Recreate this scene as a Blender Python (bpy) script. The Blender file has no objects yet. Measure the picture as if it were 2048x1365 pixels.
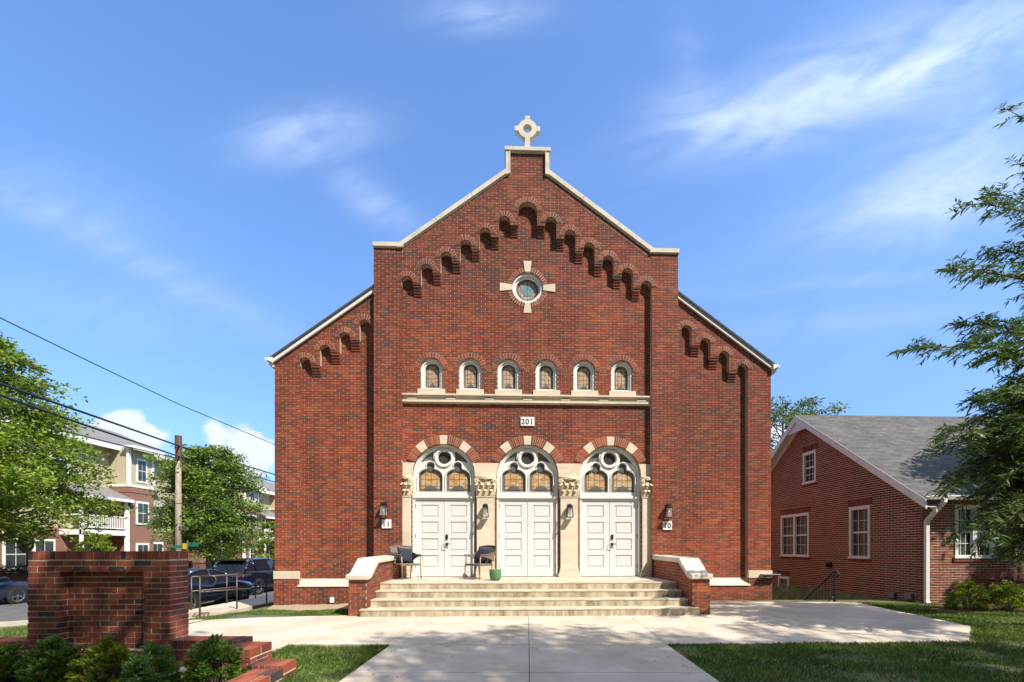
import bpy, math, random
import numpy as np
from mathutils import Vector, Matrix
from mathutils.geometry import tessellate_polygon
R = math.radians
random.seed(7)
rng = np.random.default_rng(11)
sc = bpy.context.scene

# ------------------------------------------------------------------ camera
F, U0, V0, EYE = 870.0, 1056.0, 1097.0, 1.45          # focal length and principal point of the 2048 px frame, eye height
TH = R(1.9)
cd = bpy.data.cameras.new('camera'); cam = bpy.data.objects.new('camera', cd); sc.collection.objects.link(cam)
cam.location = (0, 0, EYE); cam.rotation_euler = (R(90), 0, 0)
cd.sensor_width = 36; cd.lens = F / 2048 * 36
cd.shift_x = -(U0 - 1024) / 2048; cd.shift_y = (V0 - 682.5) / 2048
cd.clip_start = .05; cd.clip_end = 3000
sc.camera = cam

# ------------------------------------------------------------------ light
SUN_DIR = Vector((.484, -.451, .75)).normalized()
sl = bpy.data.lights.new('sun', 'SUN'); so = bpy.data.objects.new('sun', sl); sc.collection.objects.link(so)
sl.energy = 5.0; sl.angle = R(.5); sl.color = (1.0, .93, .82)
so.rotation_euler = SUN_DIR.to_track_quat('Z', 'Y').to_euler()
so.location = (20, -20, 30)
sc.view_settings.view_transform = 'Standard'; sc.view_settings.look = 'None'
sc.view_settings.exposure = .66; sc.view_settings.gamma = 1

# sky: Nishita, with cirrus and cumulus laid out by direction
w = bpy.data.worlds.new('World'); sc.world = w; w.use_nodes = True
nt = w.node_tree; N = nt.nodes; L = nt.links
for n in list(N): N.remove(n)
def wn(t, **k):
    n = N.new(t)
    for a, b in k.items(): setattr(n, a, b)
    return n
def wmath(op, a, b=None, c=None, clamp=False):
    n = wn('ShaderNodeMath', operation=op); n.use_clamp = clamp
    for i, x in enumerate((a, b, c)):
        if x is None: continue
        if isinstance(x, (int, float)): n.inputs[i].default_value = x
        else: L.new(x, n.inputs[i])
    return n.outputs[0]
out = wn('ShaderNodeOutputWorld'); bg = wn('ShaderNodeBackground'); bg.inputs[1].default_value = .12
L.new(bg.outputs[0], out.inputs[0])
sky = wn('ShaderNodeTexSky', sky_type='NISHITA'); sky.sun_disc = False
sky.sun_elevation = math.asin(SUN_DIR.z); sky.sun_rotation = math.atan2(SUN_DIR.x, SUN_DIR.y)
sky.air_density = 1.0; sky.dust_density = .6; sky.ozone_density = 2.2
tc = wn('ShaderNodeTexCoord'); sep = wn('ShaderNodeSeparateXYZ'); L.new(tc.outputs['Generated'], sep.inputs[0])
dy = wmath('MAXIMUM', sep.outputs[1], .05)
px = wmath('DIVIDE', sep.outputs[0], dy); pz = wmath('DIVIDE', sep.outputs[2], dy)
front = wmath('GREATER_THAN', sep.outputs[1], .02)
def wnoise(sx, sz, rot, scale, detail, rough=.55, dist=0, off=0):
    c = wn('ShaderNodeCombineXYZ'); L.new(px, c.inputs[0]); L.new(pz, c.inputs[1]); c.inputs[2].default_value = off
    m = wn('ShaderNodeMapping'); m.inputs['Rotation'].default_value = (0, 0, rot); m.inputs['Scale'].default_value = (1, 1, 1)
    m2 = wn('ShaderNodeMapping'); m2.inputs['Scale'].default_value = (sx, sz, 1)
    L.new(c.outputs[0], m.inputs[0]); L.new(m.outputs[0], m2.inputs[0])
    n = wn('ShaderNodeTexNoise'); n.inputs['Scale'].default_value = scale; n.inputs['Detail'].default_value = detail
    n.inputs['Roughness'].default_value = rough; n.inputs['Distortion'].default_value = dist
    L.new(m2.outputs[0], n.inputs['Vector']); return n.outputs['Fac']
def blob(u, v, ru, rv, rot=0, power=1.0):
    x = wmath('SUBTRACT', px, (u - U0) / F); z = wmath('SUBTRACT', pz, (V0 - v) / F)
    c, s = math.cos(rot), math.sin(rot)
    a = wmath('DIVIDE', wmath('ADD', wmath('MULTIPLY', x, c), wmath('MULTIPLY', z, s)), ru / F)
    b = wmath('DIVIDE', wmath('SUBTRACT', wmath('MULTIPLY', z, c), wmath('MULTIPLY', x, s)), rv / F)
    d = wmath('ADD', wmath('MULTIPLY', a, a), wmath('MULTIPLY', b, b))
    e = wmath('POWER', 2.718, wmath('MULTIPLY', d, -1.0))
    return wmath('MULTIPLY', e, power) if power != 1 else e
def addall(l):
    r = l[0]
    for x in l[1:]: r = wmath('ADD', r, x)
    return r
cir = addall([blob(1640, 190, 330, 70, R(18), .75), blob(1880, 90, 330, 100, R(20), .75), blob(1440, 235, 120, 45, R(-12), .5), blob(960, 22, 120, 40, 0, .55),
              blob(605, 272, 130, 52, R(8), .75), blob(745, 405, 95, 40, R(-35), .45), blob(1850, 400, 230, 75, R(15), .8), blob(2010, 300, 190, 120, R(20), .55),
              blob(320, 545, 420, 34, R(-27), .38), blob(120, 400, 240, 70, R(-20), .2), blob(180, 620, 260, 60, R(-12), .22), blob(1500, 640, 700, 150, 0, .14),
              blob(1760, 560, 260, 16, R(5), .3), blob(1750, 640, 220, 26, R(5), .2), blob(1380, 120, 40, 90, R(8), .2)])
str1 = wnoise(1, 3.2, R(-20), 3.2, 5, .55, 1.2, 0); str2 = wnoise(1, 2.0, R(-14), 9, 5, .6, .6, 3)
fib = wmath('ADD', wmath('MULTIPLY', str1, .75), wmath('MULTIPLY', str2, .25))
fibn = wn('ShaderNodeMapRange'); fibn.interpolation_type = 'SMOOTHSTEP'; L.new(fib, fibn.inputs[0]); fibn.inputs[1].default_value = .12; fibn.inputs[2].default_value = .80
cirf = wmath('MULTIPLY', wmath('MULTIPLY', wmath('MULTIPLY', cir, fibn.outputs[0]), front), .76)
cum = addall([blob(255, 840, 40, 30), blob(205, 858, 46, 24), blob(305, 872, 40, 22), blob(235, 892, 90, 24, 0, .8), blob(428, 862, 24, 26), blob(492, 872, 34, 28), blob(468, 915, 64, 34), blob(530, 905, 34, 34, 0, .8),
              blob(440, 945, 90, 24, 0, .8), blob(1560, 862, 26, 22, 0, .9), blob(1565, 905, 40, 40, 0, .9)])
cn = wnoise(1, 1.15, 0, 15, 7, .6, .4, 5)
cumv = wmath('ADD', cum, wmath('MULTIPLY', wmath('SUBTRACT', cn, .5), 1.5))
cmr = wn('ShaderNodeMapRange'); cmr.interpolation_type = 'SMOOTHSTEP'; L.new(cumv, cmr.inputs[0]); cmr.inputs[1].default_value = .36; cmr.inputs[2].default_value = .92
cumf = wmath('MULTIPLY', wmath('MULTIPLY', cmr.outputs[0], front), .93)
tint = wn('ShaderNodeMix', data_type='RGBA', blend_type='MULTIPLY'); tint.inputs[0].default_value = 1
L.new(sky.outputs[0], tint.inputs[6]); tint.inputs[7].default_value = (.80, 1.0, 1.24, 1)
mx1 = wn('ShaderNodeMix', data_type='RGBA'); L.new(wmath('MINIMUM', cirf, .85), mx1.inputs[0]); L.new(tint.outputs[2], mx1.inputs[6]); mx1.inputs[7].default_value = (3.6, 4.2, 5.4, 1)
mx2 = wn('ShaderNodeMix', data_type='RGBA'); L.new(cumf, mx2.inputs[0]); L.new(mx1.outputs[2], mx2.inputs[6])
shn = wnoise(1, 1.3, 0, 9, 5, .5, .3, 9)
shc = wn('ShaderNodeMix', data_type='RGBA'); L.new(shn, shc.inputs[0]); shc.inputs[6].default_value = (4.2, 4.7, 5.6, 1); shc.inputs[7].default_value = (6.0, 6.1, 6.4, 1)
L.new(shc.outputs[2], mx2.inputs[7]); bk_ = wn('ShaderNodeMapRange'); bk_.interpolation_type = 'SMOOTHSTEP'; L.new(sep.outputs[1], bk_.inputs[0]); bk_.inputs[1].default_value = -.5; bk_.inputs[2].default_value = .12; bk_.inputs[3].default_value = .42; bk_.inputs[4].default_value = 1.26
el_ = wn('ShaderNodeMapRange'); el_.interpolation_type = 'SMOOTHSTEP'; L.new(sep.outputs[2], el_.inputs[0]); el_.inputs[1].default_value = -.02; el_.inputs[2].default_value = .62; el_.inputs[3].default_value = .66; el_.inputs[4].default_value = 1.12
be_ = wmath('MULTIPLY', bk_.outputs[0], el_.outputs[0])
vs_ = wn('ShaderNodeVectorMath', operation='SCALE'); zenith_fill = wn('ShaderNodeMapRange'); zenith_fill.interpolation_type = 'SMOOTHSTEP'; L.new(sep.outputs[2], zenith_fill.inputs[0]); zenith_fill.inputs[1].default_value = .80; zenith_fill.inputs[2].default_value = .96; zenith_fill.inputs[4].default_value = .7
mx3 = wn('ShaderNodeMix', data_type='RGBA'); L.new(zenith_fill.outputs[0], mx3.inputs[0]); L.new(mx2.outputs[2], mx3.inputs[6]); mx3.inputs[7].default_value = (8.5, 8.8, 9.2, 1)   # zenith brightened above the frame, added fill for the shaded foreground
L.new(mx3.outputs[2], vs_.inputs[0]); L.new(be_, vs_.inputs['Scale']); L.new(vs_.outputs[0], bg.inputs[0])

# ------------------------------------------------------------------ helpers
COL = sc.collection
def tag(o, label=None, cat=None, group=None, kind=None):
    if label: o['label'] = label
    if cat: o['category'] = cat
    if group: o['group'] = group
    if kind: o['kind'] = kind
    return o
def empty(name, loc=(0, 0, 0), rz=0, label=None, cat=None, group=None, kind=None):
    o = bpy.data.objects.new(name, None); COL.objects.link(o); o.location = loc; o.rotation_euler = (0, 0, rz)
    o.empty_display_size = .2
    return tag(o, label, cat, group, kind)
class MB:
    def __init__(s): s.v = []; s.f = []
    def add(s, vs, fs):
        b = len(s.v); s.v.extend(vs); s.f.extend([tuple(i + b for i in f) for f in fs]); return s
    def box(s, x0, x1, y0, y1, z0, z1, mp=None):
        vs = [(x, y, z) for x in (x0, x1) for y in (y0, y1) for z in (z0, z1)]
        if mp: vs = [mp(*p) for p in vs]
        return s.add(vs, [(0, 1, 3, 2), (4, 6, 7, 5), (0, 4, 5, 1), (2, 3, 7, 6), (0, 2, 6, 4), (1, 5, 7, 3)])
    def obox(s, c, ax, ay, az):                                  # oriented box by half axes
        c, ax, ay, az = map(Vector, (c, ax, ay, az))
        vs = [tuple(c + ax * i + ay * j + az * k) for i in (-1, 1) for j in (-1, 1) for k in (-1, 1)]
        return s.add(vs, [(0, 1, 3, 2), (4, 6, 7, 5), (0, 4, 5, 1), (2, 3, 7, 6), (0, 2, 6, 4), (1, 5, 7, 3)])
    def poly(s, loops, y0, y1, mp=None):                          # extrude polygon with holes (x,z) between y0 and y1
        mp = mp or (lambda x, y, z: (x, y, z))
        flat = [p for l in loops for p in l]
        tri = tessellate_polygon([[Vector((p[0], p[1], 0)) for p in l] for l in loops])
        n = len(flat)
        vs = [mp(p[0], y0, p[1]) for p in flat] + [mp(p[0], y1, p[1]) for p in flat]
        fs = []
        for t in tri:
            a, b, c = [flat[i] for i in t]
            if (b[0]-a[0])*(c[1]-a[1]) - (b[1]-a[1])*(c[0]-a[0]) < 0: t = (t[0], t[2], t[1])
            fs.append(tuple(t)); fs.append((t[0]+n, t[2]+n, t[1]+n))
        b = 0
        for l in loops:
            m = len(l)
            for i in range(m):
                j = (i + 1) % m
                fs.append((b + i, b + i + n, b + j + n, b + j))
            b += m
        return s.add(vs, fs)
    def tube(s, pts, r, n=8, caps=True):
        pts = [Vector(p) for p in pts]; rs = r if isinstance(r, (list, tuple)) else [r] * len(pts)
        base = len(s.v); up = Vector((0, 0, 1)); prev = None
        for i, p in enumerate(pts):
            d = (pts[min(i + 1, len(pts) - 1)] - pts[max(i - 1, 0)]).normalized()
            if prev is None:
                a = d.cross(up)
                if a.length < 1e-3: a = d.cross(Vector((1, 0, 0)))
            else: a = prev - d * prev.dot(d)
            a.normalize(); prev = a; b = d.cross(a)
            for k in range(n):
                t = 2 * math.pi * k / n
                s.v.append(tuple(p + (a * math.cos(t) + b * math.sin(t)) * rs[i]))
        for i in range(len(pts) - 1):
            for k in range(n):
                k2 = (k + 1) % n
                s.f.append((base + i*n + k, base + i*n + k2, base + (i+1)*n + k2, base + (i+1)*n + k))
        if caps:
            s.f.append(tuple(base + k for k in reversed(range(n)))); e = base + (len(pts) - 1) * n
            s.f.append(tuple(e + k for k in range(n)))
        return s
    def lathe(s, prof, c=(0, 0, 0), n=24, axis='z'):
        base = len(s.v); m = len(prof)
        for k in range(n):
            t = 2 * math.pi * k / n
            for (r, h) in prof:
                if axis == 'z': p = (r*math.cos(t), r*math.sin(t), h)
                elif axis == 'x': p = (h, r*math.cos(t), r*math.sin(t))
                else: p = (r*math.cos(t), h, r*math.sin(t))
                s.v.append((p[0]+c[0], p[1]+c[1], p[2]+c[2]))
        for k in range(n):
            k2 = (k + 1) % n
            for i in range(m - 1):
                s.f.append((base+k*m+i, base+k2*m+i, base+k2*m+i+1, base+k*m+i+1))
        return s
    def loft(s, secs, cap=True):
        base = len(s.v); n = len(secs[0])
        for q in secs: s.v.extend([tuple(p) for p in q])
        for i in range(len(secs) - 1):
            for k in range(n):
                k2 = (k + 1) % n
                s.f.append((base+i*n+k, base+i*n+k2, base+(i+1)*n+k2, base+(i+1)*n+k))
        if cap:
            s.f.append(tuple(base + k for k in reversed(range(n)))); e = base + (len(secs)-1)*n
            s.f.append(tuple(e + k for k in range(n)))
        return s
    def grid(s, fn, nu, nv):
        base = len(s.v)
        for i in range(nu + 1):
            for j in range(nv + 1): s.v.append(tuple(fn(i / nu, j / nv)))
        for i in range(nu):
            for j in range(nv):
                a = base + i*(nv+1) + j
                s.f.append((a, a+1, a+nv+2, a+nv+1))
        return s
    def build(s, name, mat, parent=None, smooth=False, bevel=0, label=None, subsurf=0, recalc=False, seg=2, **k):
        me = bpy.data.meshes.new(name); me.from_pydata(s.v, [], s.f)
        if recalc:
            import bmesh
            bm = bmesh.new(); bm.from_mesh(me); bmesh.ops.remove_doubles(bm, verts=bm.verts, dist=1e-5)
            bmesh.ops.recalc_face_normals(bm, faces=bm.faces); bm.to_mesh(me); bm.free()
        me.update()
        if smooth: me.shade_smooth()
        if mat: me.materials.append(mat)
        o = bpy.data.objects.new(name, me); COL.objects.link(o)
        if parent: o.parent = parent
        if bevel:
            b = o.modifiers.new('bevel', 'BEVEL'); b.width = bevel; b.segments = seg; b.limit_method = 'ANGLE'; b.angle_limit = R(40)
        if subsurf:
            b = o.modifiers.new('sub', 'SUBSURF'); b.levels = b.render_levels = subsurf
        return tag(o, label, **k)
def np_obj(name, V, nper, mat, parent=None, **k):                 # V: (n*nper,3) faces of nper verts each
    n = len(V) // nper
    me = bpy.data.meshes.new(name)
    me.vertices.add(len(V)); me.vertices.foreach_set('co', np.ascontiguousarray(V, np.float32).ravel())
    me.loops.add(len(V)); me.loops.foreach_set('vertex_index', np.arange(len(V), dtype=np.int32))
    me.polygons.add(n); me.polygons.foreach_set('loop_start', (np.arange(n) * nper).astype(np.int32))
    me.update(calc_edges=True)
    if mat: me.materials.append(mat)
    o = bpy.data.objects.new(name, me); COL.objects.link(o)
    if parent: o.parent = parent
    return tag(o, **k)
def copy_tree(o, parent=None):
    c = o.copy(); COL.objects.link(c)
    if parent: c.parent = parent
    for ch in list(o.children): copy_tree(ch, c)
    return c
def arc(cx, cz, r, a0, a1, n):
    return [(cx + r*math.cos(R(a0 + (a1-a0)*i/n)), cz + r*math.sin(R(a0 + (a1-a0)*i/n))) for i in range(n + 1)]
def archloop(cx, hw, z0, top, n=14):                              # arched opening, counterclockwise
    return [(cx - hw, z0), (cx + hw, z0)] + arc(cx, top - hw, hw, 0, 180, n)
def at(u, v, Y):                                                  # a point of the place at depth Y, seen at frame pixel (u, v)
    return Vector(((u - U0) / F * Y, Y, EYE + (V0 - v) / F * Y))
def gpt(u, v, z=0):
    Y = F * (EYE - z) / (v - V0); return ((u - U0) / F * Y, Y)

# ------------------------------------------------------------------ materials
def mat_new(name):
    m = bpy.data.materials.new(name); m.use_nodes = True
    t = m.node_tree; b = t.nodes['Principled BSDF']; return m, t, b
def mat(name, col, rough=.7, var=.12, scale=6, bump=0, bscale=40, metal=0, spec=.5, coat=0, detail=5, col2=None, stretch=None):
    m, t, b = mat_new(name); b.inputs['Roughness'].default_value = rough; b.inputs['Metallic'].default_value = metal
    b.inputs['Specular IOR Level'].default_value = spec; b.inputs['Coat Weight'].default_value = coat; b.inputs['Coat Roughness'].default_value = .04
    c = t.nodes.new('ShaderNodeTexCoord'); src = c.outputs['Object']
    if stretch:
        mp = t.nodes.new('ShaderNodeMapping'); mp.inputs['Scale'].default_value = stretch; t.links.new(src, mp.inputs[0]); src = mp.outputs[0]
    n = t.nodes.new('ShaderNodeTexNoise'); n.inputs['Scale'].default_value = scale; n.inputs['Detail'].default_value = detail; n.inputs['Roughness'].default_value = .6
    t.links.new(src, n.inputs['Vector'])
    r = t.nodes.new('ShaderNodeValToRGB'); e = r.color_ramp.elements; e[0].position = .3; e[1].position = .7
    lo = [x*(1-var) for x in col]; hi = [min(1, x*(1+var)) for x in (col2 or col)]
    e[0].color = (*lo, 1); e[1].color = (*hi, 1)
    t.links.new(n.outputs['Fac'], r.inputs[0]); t.links.new(r.outputs[0], b.inputs['Base Color'])
    if bump:
        n2 = t.nodes.new('ShaderNodeTexNoise'); n2.inputs['Scale'].default_value = bscale; n2.inputs['Detail'].default_value = 4
        t.links.new(src, n2.inputs['Vector'])
        bp = t.nodes.new('ShaderNodeBump'); bp.inputs['Strength'].default_value = bump; bp.inputs['Distance'].default_value = .01
        t.links.new(n2.outputs['Fac'], bp.inputs['Height']); t.links.new(bp.outputs[0], b.inputs['Normal'])
    return m
def island_mat(name, stops, rough=.8, patch=.35, pscale=.9, spec=.3, trans=0, fine=0, patchcols=None, bump=0, streak=0):
    # colour per loose piece (brick, leaf) from a ramp, with broad patches over it
    m, t, b = mat_new(name); b.inputs['Roughness'].default_value = rough; b.inputs['Specular IOR Level'].default_value = spec
    g = t.nodes.new('ShaderNodeNewGeometry'); r = t.nodes.new('ShaderNodeValToRGB')
    e = r.color_ramp.elements
    while len(e) < len(stops): e.new(.5)
    for i, (p, c) in enumerate(stops): e[i].position = p; e[i].color = (*c, 1)
    r.color_ramp.interpolation = 'LINEAR'
    t.links.new(g.outputs['Random Per Island'], r.inputs[0]); colr = r.outputs[0]
    c = t.nodes.new('ShaderNodeTexCoord'); n = t.nodes.new('ShaderNodeTexNoise'); n.inputs['Scale'].default_value = pscale; n.inputs['Detail'].default_value = 3
    t.links.new(c.outputs['Object'], n.inputs['Vector'])
    pr = t.nodes.new('ShaderNodeValToRGB'); pr.color_ramp.elements[0].position = .3; pr.color_ramp.elements[1].position = .7
    pc = patchcols or ((1-patch,)*3, (1+patch,)*3)
    pr.color_ramp.elements[0].color = (*pc[0], 1); pr.color_ramp.elements[1].color = (*pc[1], 1)
    t.links.new(n.outputs['Fac'], pr.inputs[0])
    mx = t.nodes.new('ShaderNodeMix'); mx.data_type = 'RGBA'; mx.blend_type = 'MULTIPLY'; mx.inputs[0].default_value = 1
    t.links.new(colr, mx.inputs[6]); t.links.new(pr.outputs[0], mx.inputs[7]); colr = mx.outputs[2]
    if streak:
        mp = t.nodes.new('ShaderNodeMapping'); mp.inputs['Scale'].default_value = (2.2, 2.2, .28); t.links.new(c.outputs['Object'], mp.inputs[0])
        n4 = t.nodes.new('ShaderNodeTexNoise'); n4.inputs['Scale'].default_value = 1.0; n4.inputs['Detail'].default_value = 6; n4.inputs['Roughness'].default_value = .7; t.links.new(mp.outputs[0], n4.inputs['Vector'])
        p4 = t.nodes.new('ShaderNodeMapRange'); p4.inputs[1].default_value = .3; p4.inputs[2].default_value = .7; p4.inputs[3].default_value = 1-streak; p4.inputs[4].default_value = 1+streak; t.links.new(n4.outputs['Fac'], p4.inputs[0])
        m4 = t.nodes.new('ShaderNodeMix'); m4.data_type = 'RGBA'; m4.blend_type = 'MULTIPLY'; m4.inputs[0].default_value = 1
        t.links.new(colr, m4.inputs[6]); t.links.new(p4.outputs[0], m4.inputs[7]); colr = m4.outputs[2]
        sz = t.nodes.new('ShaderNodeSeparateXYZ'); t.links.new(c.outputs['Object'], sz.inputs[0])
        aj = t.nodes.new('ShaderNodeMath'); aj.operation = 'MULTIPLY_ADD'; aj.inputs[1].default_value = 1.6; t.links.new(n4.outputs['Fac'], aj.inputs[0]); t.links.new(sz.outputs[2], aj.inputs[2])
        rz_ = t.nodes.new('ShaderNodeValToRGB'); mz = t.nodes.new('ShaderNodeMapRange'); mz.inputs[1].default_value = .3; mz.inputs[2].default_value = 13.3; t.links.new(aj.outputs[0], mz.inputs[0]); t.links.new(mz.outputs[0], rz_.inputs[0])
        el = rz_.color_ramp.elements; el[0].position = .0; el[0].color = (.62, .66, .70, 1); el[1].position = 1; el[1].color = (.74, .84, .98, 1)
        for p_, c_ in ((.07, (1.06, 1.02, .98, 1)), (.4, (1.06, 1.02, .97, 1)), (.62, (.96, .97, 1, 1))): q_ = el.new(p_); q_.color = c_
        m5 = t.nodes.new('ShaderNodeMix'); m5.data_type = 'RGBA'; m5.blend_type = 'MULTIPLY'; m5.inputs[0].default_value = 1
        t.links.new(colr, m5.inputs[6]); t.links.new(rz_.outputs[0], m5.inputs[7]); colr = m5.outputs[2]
    if fine:
        n3 = t.nodes.new('ShaderNodeTexNoise'); n3.inputs['Scale'].default_value = 55; n3.inputs['Detail'].default_value = 4; t.links.new(c.outputs['Object'], n3.inputs['Vector'])
        p3 = t.nodes.new('ShaderNodeMapRange'); p3.inputs[3].default_value = 1-fine; p3.inputs[4].default_value = 1+fine; t.links.new(n3.outputs['Fac'], p3.inputs[0])
        m3 = t.nodes.new('ShaderNodeMix'); m3.data_type = 'RGBA'; m3.blend_type = 'MULTIPLY'; m3.inputs[0].default_value = 1
        t.links.new(colr, m3.inputs[6]); t.links.new(p3.outputs[0], m3.inputs[7]); colr = m3.outputs[2]
        if bump:
            bp = t.nodes.new('ShaderNodeBump'); bp.inputs['Strength'].default_value = bump; bp.inputs['Distance'].default_value = .006
            t.links.new(n3.outputs['Fac'], bp.inputs['Height']); t.links.new(bp.outputs[0], b.inputs['Normal'])
    t.links.new(colr, b.inputs['Base Color'])
    if trans:
        tr = t.nodes.new('ShaderNodeBsdfTranslucent'); hs = t.nodes.new('ShaderNodeMix'); hs.data_type = 'RGBA'; hs.blend_type = 'MULTIPLY'; hs.inputs[0].default_value = 1
        t.links.new(colr, hs.inputs[6]); hs.inputs[7].default_value = (1.5, 1.5, .5, 1); t.links.new(hs.outputs[2], tr.inputs[0])
        ms = t.nodes.new('ShaderNodeMixShader'); ms.inputs[0].default_value = trans
        t.links.new(b.outputs[0], ms.inputs[1]); t.links.new(tr.outputs[0], ms.inputs[2]); t.links.new(ms.outputs[0], t.nodes['Material Output'].inputs[0])
    return m
def wall_brick_mat(name, c1, c2, mortar, axis='x', L_=.215, C_=.0695):   # shader bricks for far walls
    m, t, b = mat_new(name); b.inputs['Roughness'].default_value = .85
    c = t.nodes.new('ShaderNodeTexCoord'); s = t.nodes.new('ShaderNodeSeparateXYZ'); k = t.nodes.new('ShaderNodeCombineXYZ')
    t.links.new(c.outputs['Object'], s.inputs[0])
    a = t.nodes.new('ShaderNodeMath'); a.operation = 'ADD'; t.links.new(s.outputs[0], a.inputs[0]); t.links.new(s.outputs[1], a.inputs[1])
    t.links.new(a.outputs[0], k.inputs[0]); t.links.new(s.outputs[2], k.inputs[1])
    br = t.nodes.new('ShaderNodeTexBrick'); br.inputs['Scale'].default_value = 1; br.inputs['Brick Width'].default_value = L_; br.inputs['Row Height'].default_value = C_
    br.inputs['Mortar Size'].default_value = .006; br.inputs['Color1'].default_value = (*c1, 1); br.inputs['Color2'].default_value = (*c2, 1); br.inputs['Mortar'].default_value = (*mortar, 1)
    t.links.new(k.outputs[0], br.inputs['Vector']); t.links.new(br.outputs['Color'], b.inputs['Base Color'])
    bp = t.nodes.new('ShaderNodeBump'); bp.inputs['Strength'].default_value = .6; bp.inputs['Distance'].default_value = .006; bp.invert = True
    t.links.new(br.outputs['Fac'], bp.inputs['Height']); t.links.new(bp.outputs[0], b.inputs['Normal'])
    return m

BRICK_STOPS = [(0, (.095, .060, .052)), (.05, (.128, .066, .052)), (.10, (.16, .044, .030)), (.45, (.205, .049, .029)), (.75, (.252, .059, .032)), (.93, (.30, .082, .040)), (1, (.19, .078, .052))]
M = {}
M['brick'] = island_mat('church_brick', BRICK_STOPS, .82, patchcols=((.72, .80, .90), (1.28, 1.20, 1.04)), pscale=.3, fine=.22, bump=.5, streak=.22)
M['mortar'] = mat('mortar', (.42, .32, .225), .9, .18, 3, .3, 60)
M['stone'] = mat('limestone', (.62, .53, .40), .8, .13, 2.2, .25, 50, stretch=(1, 1, 2.5))
M['stone_cut'] = mat('carved_limestone', (.60, .49, .34), .8, .16, 5, .3, 60)
M['coping'] = mat('cast_stone', (.58, .52, .42), .75, .2, 2.2, .2, 40)
M['white'] = mat('white_paint', (.69, .68, .64), .45, .03, 3, .05, 30)
M['door'] = mat('door_white_paint', (.645, .645, .63), .4, .025, 2, .04, 25)
M['black'] = mat('black_metal', (.02, .02, .022), .4, .2, 8, metal=.4)
M['bronze'] = mat('dark_bronze', (.05, .042, .035), .45, .2, 10, metal=.6)
M['chrome'] = mat('bright_metal', (.6, .6, .6), .25, .05, 4, metal=1)
M['shingle_dark'] = mat('dark_shingles', (.06, .058, .06), .9, .25, 12, .5, 60)
M['concrete_step'] = None
M['wicker'] = mat('wicker', (.33, .26, .19), .8, .3, 60, .4, 120)
M['wood_frame'] = mat('chair_frame', (.30, .21, .14), .55, .2, 20)
M['pot'] = mat('green_glaze', (.085, .20, .085), .38, .12, 5)
M['soil'] = mat('potting_soil', (.05, .035, .025), .95, .4, 40, .8, 60)
M['bark'] = mat('bark', (.17, .13, .10), .9, .35, 9, .9, 30, stretch=(1, 1, .25))
M['light_wood'] = mat('pale_wood', (.58, .46, .32), .6, .12, 12, stretch=(6, 6, 1))
M['rubber'] = mat('tyre_rubber', (.02, .02, .02), .85, .2, 20)
M['alloy'] = mat('alloy', (.42, .43, .45), .3, .06, 10, metal=.9)
M['carglass'] = mat('tinted_glass', (.012, .015, .02), .03, .05, 3, spec=.9)
M['red_lens'] = mat('red_lens', (.28, .01, .012), .15, .1, 10, coat=.6)
M['paint_navy'] = mat('navy_car_paint', (.008, .014, .05), .25, .05, 2, metal=.5, coat=1)
M['paint_ink'] = mat('ink_car_paint', (.006, .009, .026), .22, .05, 2, metal=.3, coat=1)
M['paint_slate'] = mat('slate_blue_car_paint', (.035, .045, .085), .3, .05, 2, metal=.5, coat=1)
M['gray_metal'] = mat('grey_metal', (.25, .25, .25), .5, .1, 6, metal=.7)
M['siding'] = mat('tan_siding', (.45, .40, .27), .7, .05, 2)
M['trim_far'] = mat('white_trim', (.78, .78, .76), .55, .03, 2)
M['roof_gray'] = mat('grey_shingles_far', (.17, .165, .16), .9, .2, 5, .4, 30)
M['far_brick'] = wall_brick_mat('townhouse_brick', (.26, .085, .05), (.17, .06, .042), (.42, .34, .27))
M['church_side_brick'] = wall_brick_mat('church_side_brick', (.30, .07, .036), (.2, .05, .03), (.4, .3, .22))
M['shadow_int'] = mat('dark_interior', (.02, .02, .022), .8, .1, 4)
M['green_sign'] = mat('green_sign', (.01, .16, .11), .4, .05, 5)
M['yellow_sign'] = mat('yellow_sign', (.65, .38, .02), .4, .05, 5)
M['wire'] = mat('wire_black', (.015, .015, .016), .6, .1, 5)
M['lampglass'] = mat('lamp_glass', (.35, .33, .28), .08, .1, 8, spec=.8)

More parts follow.
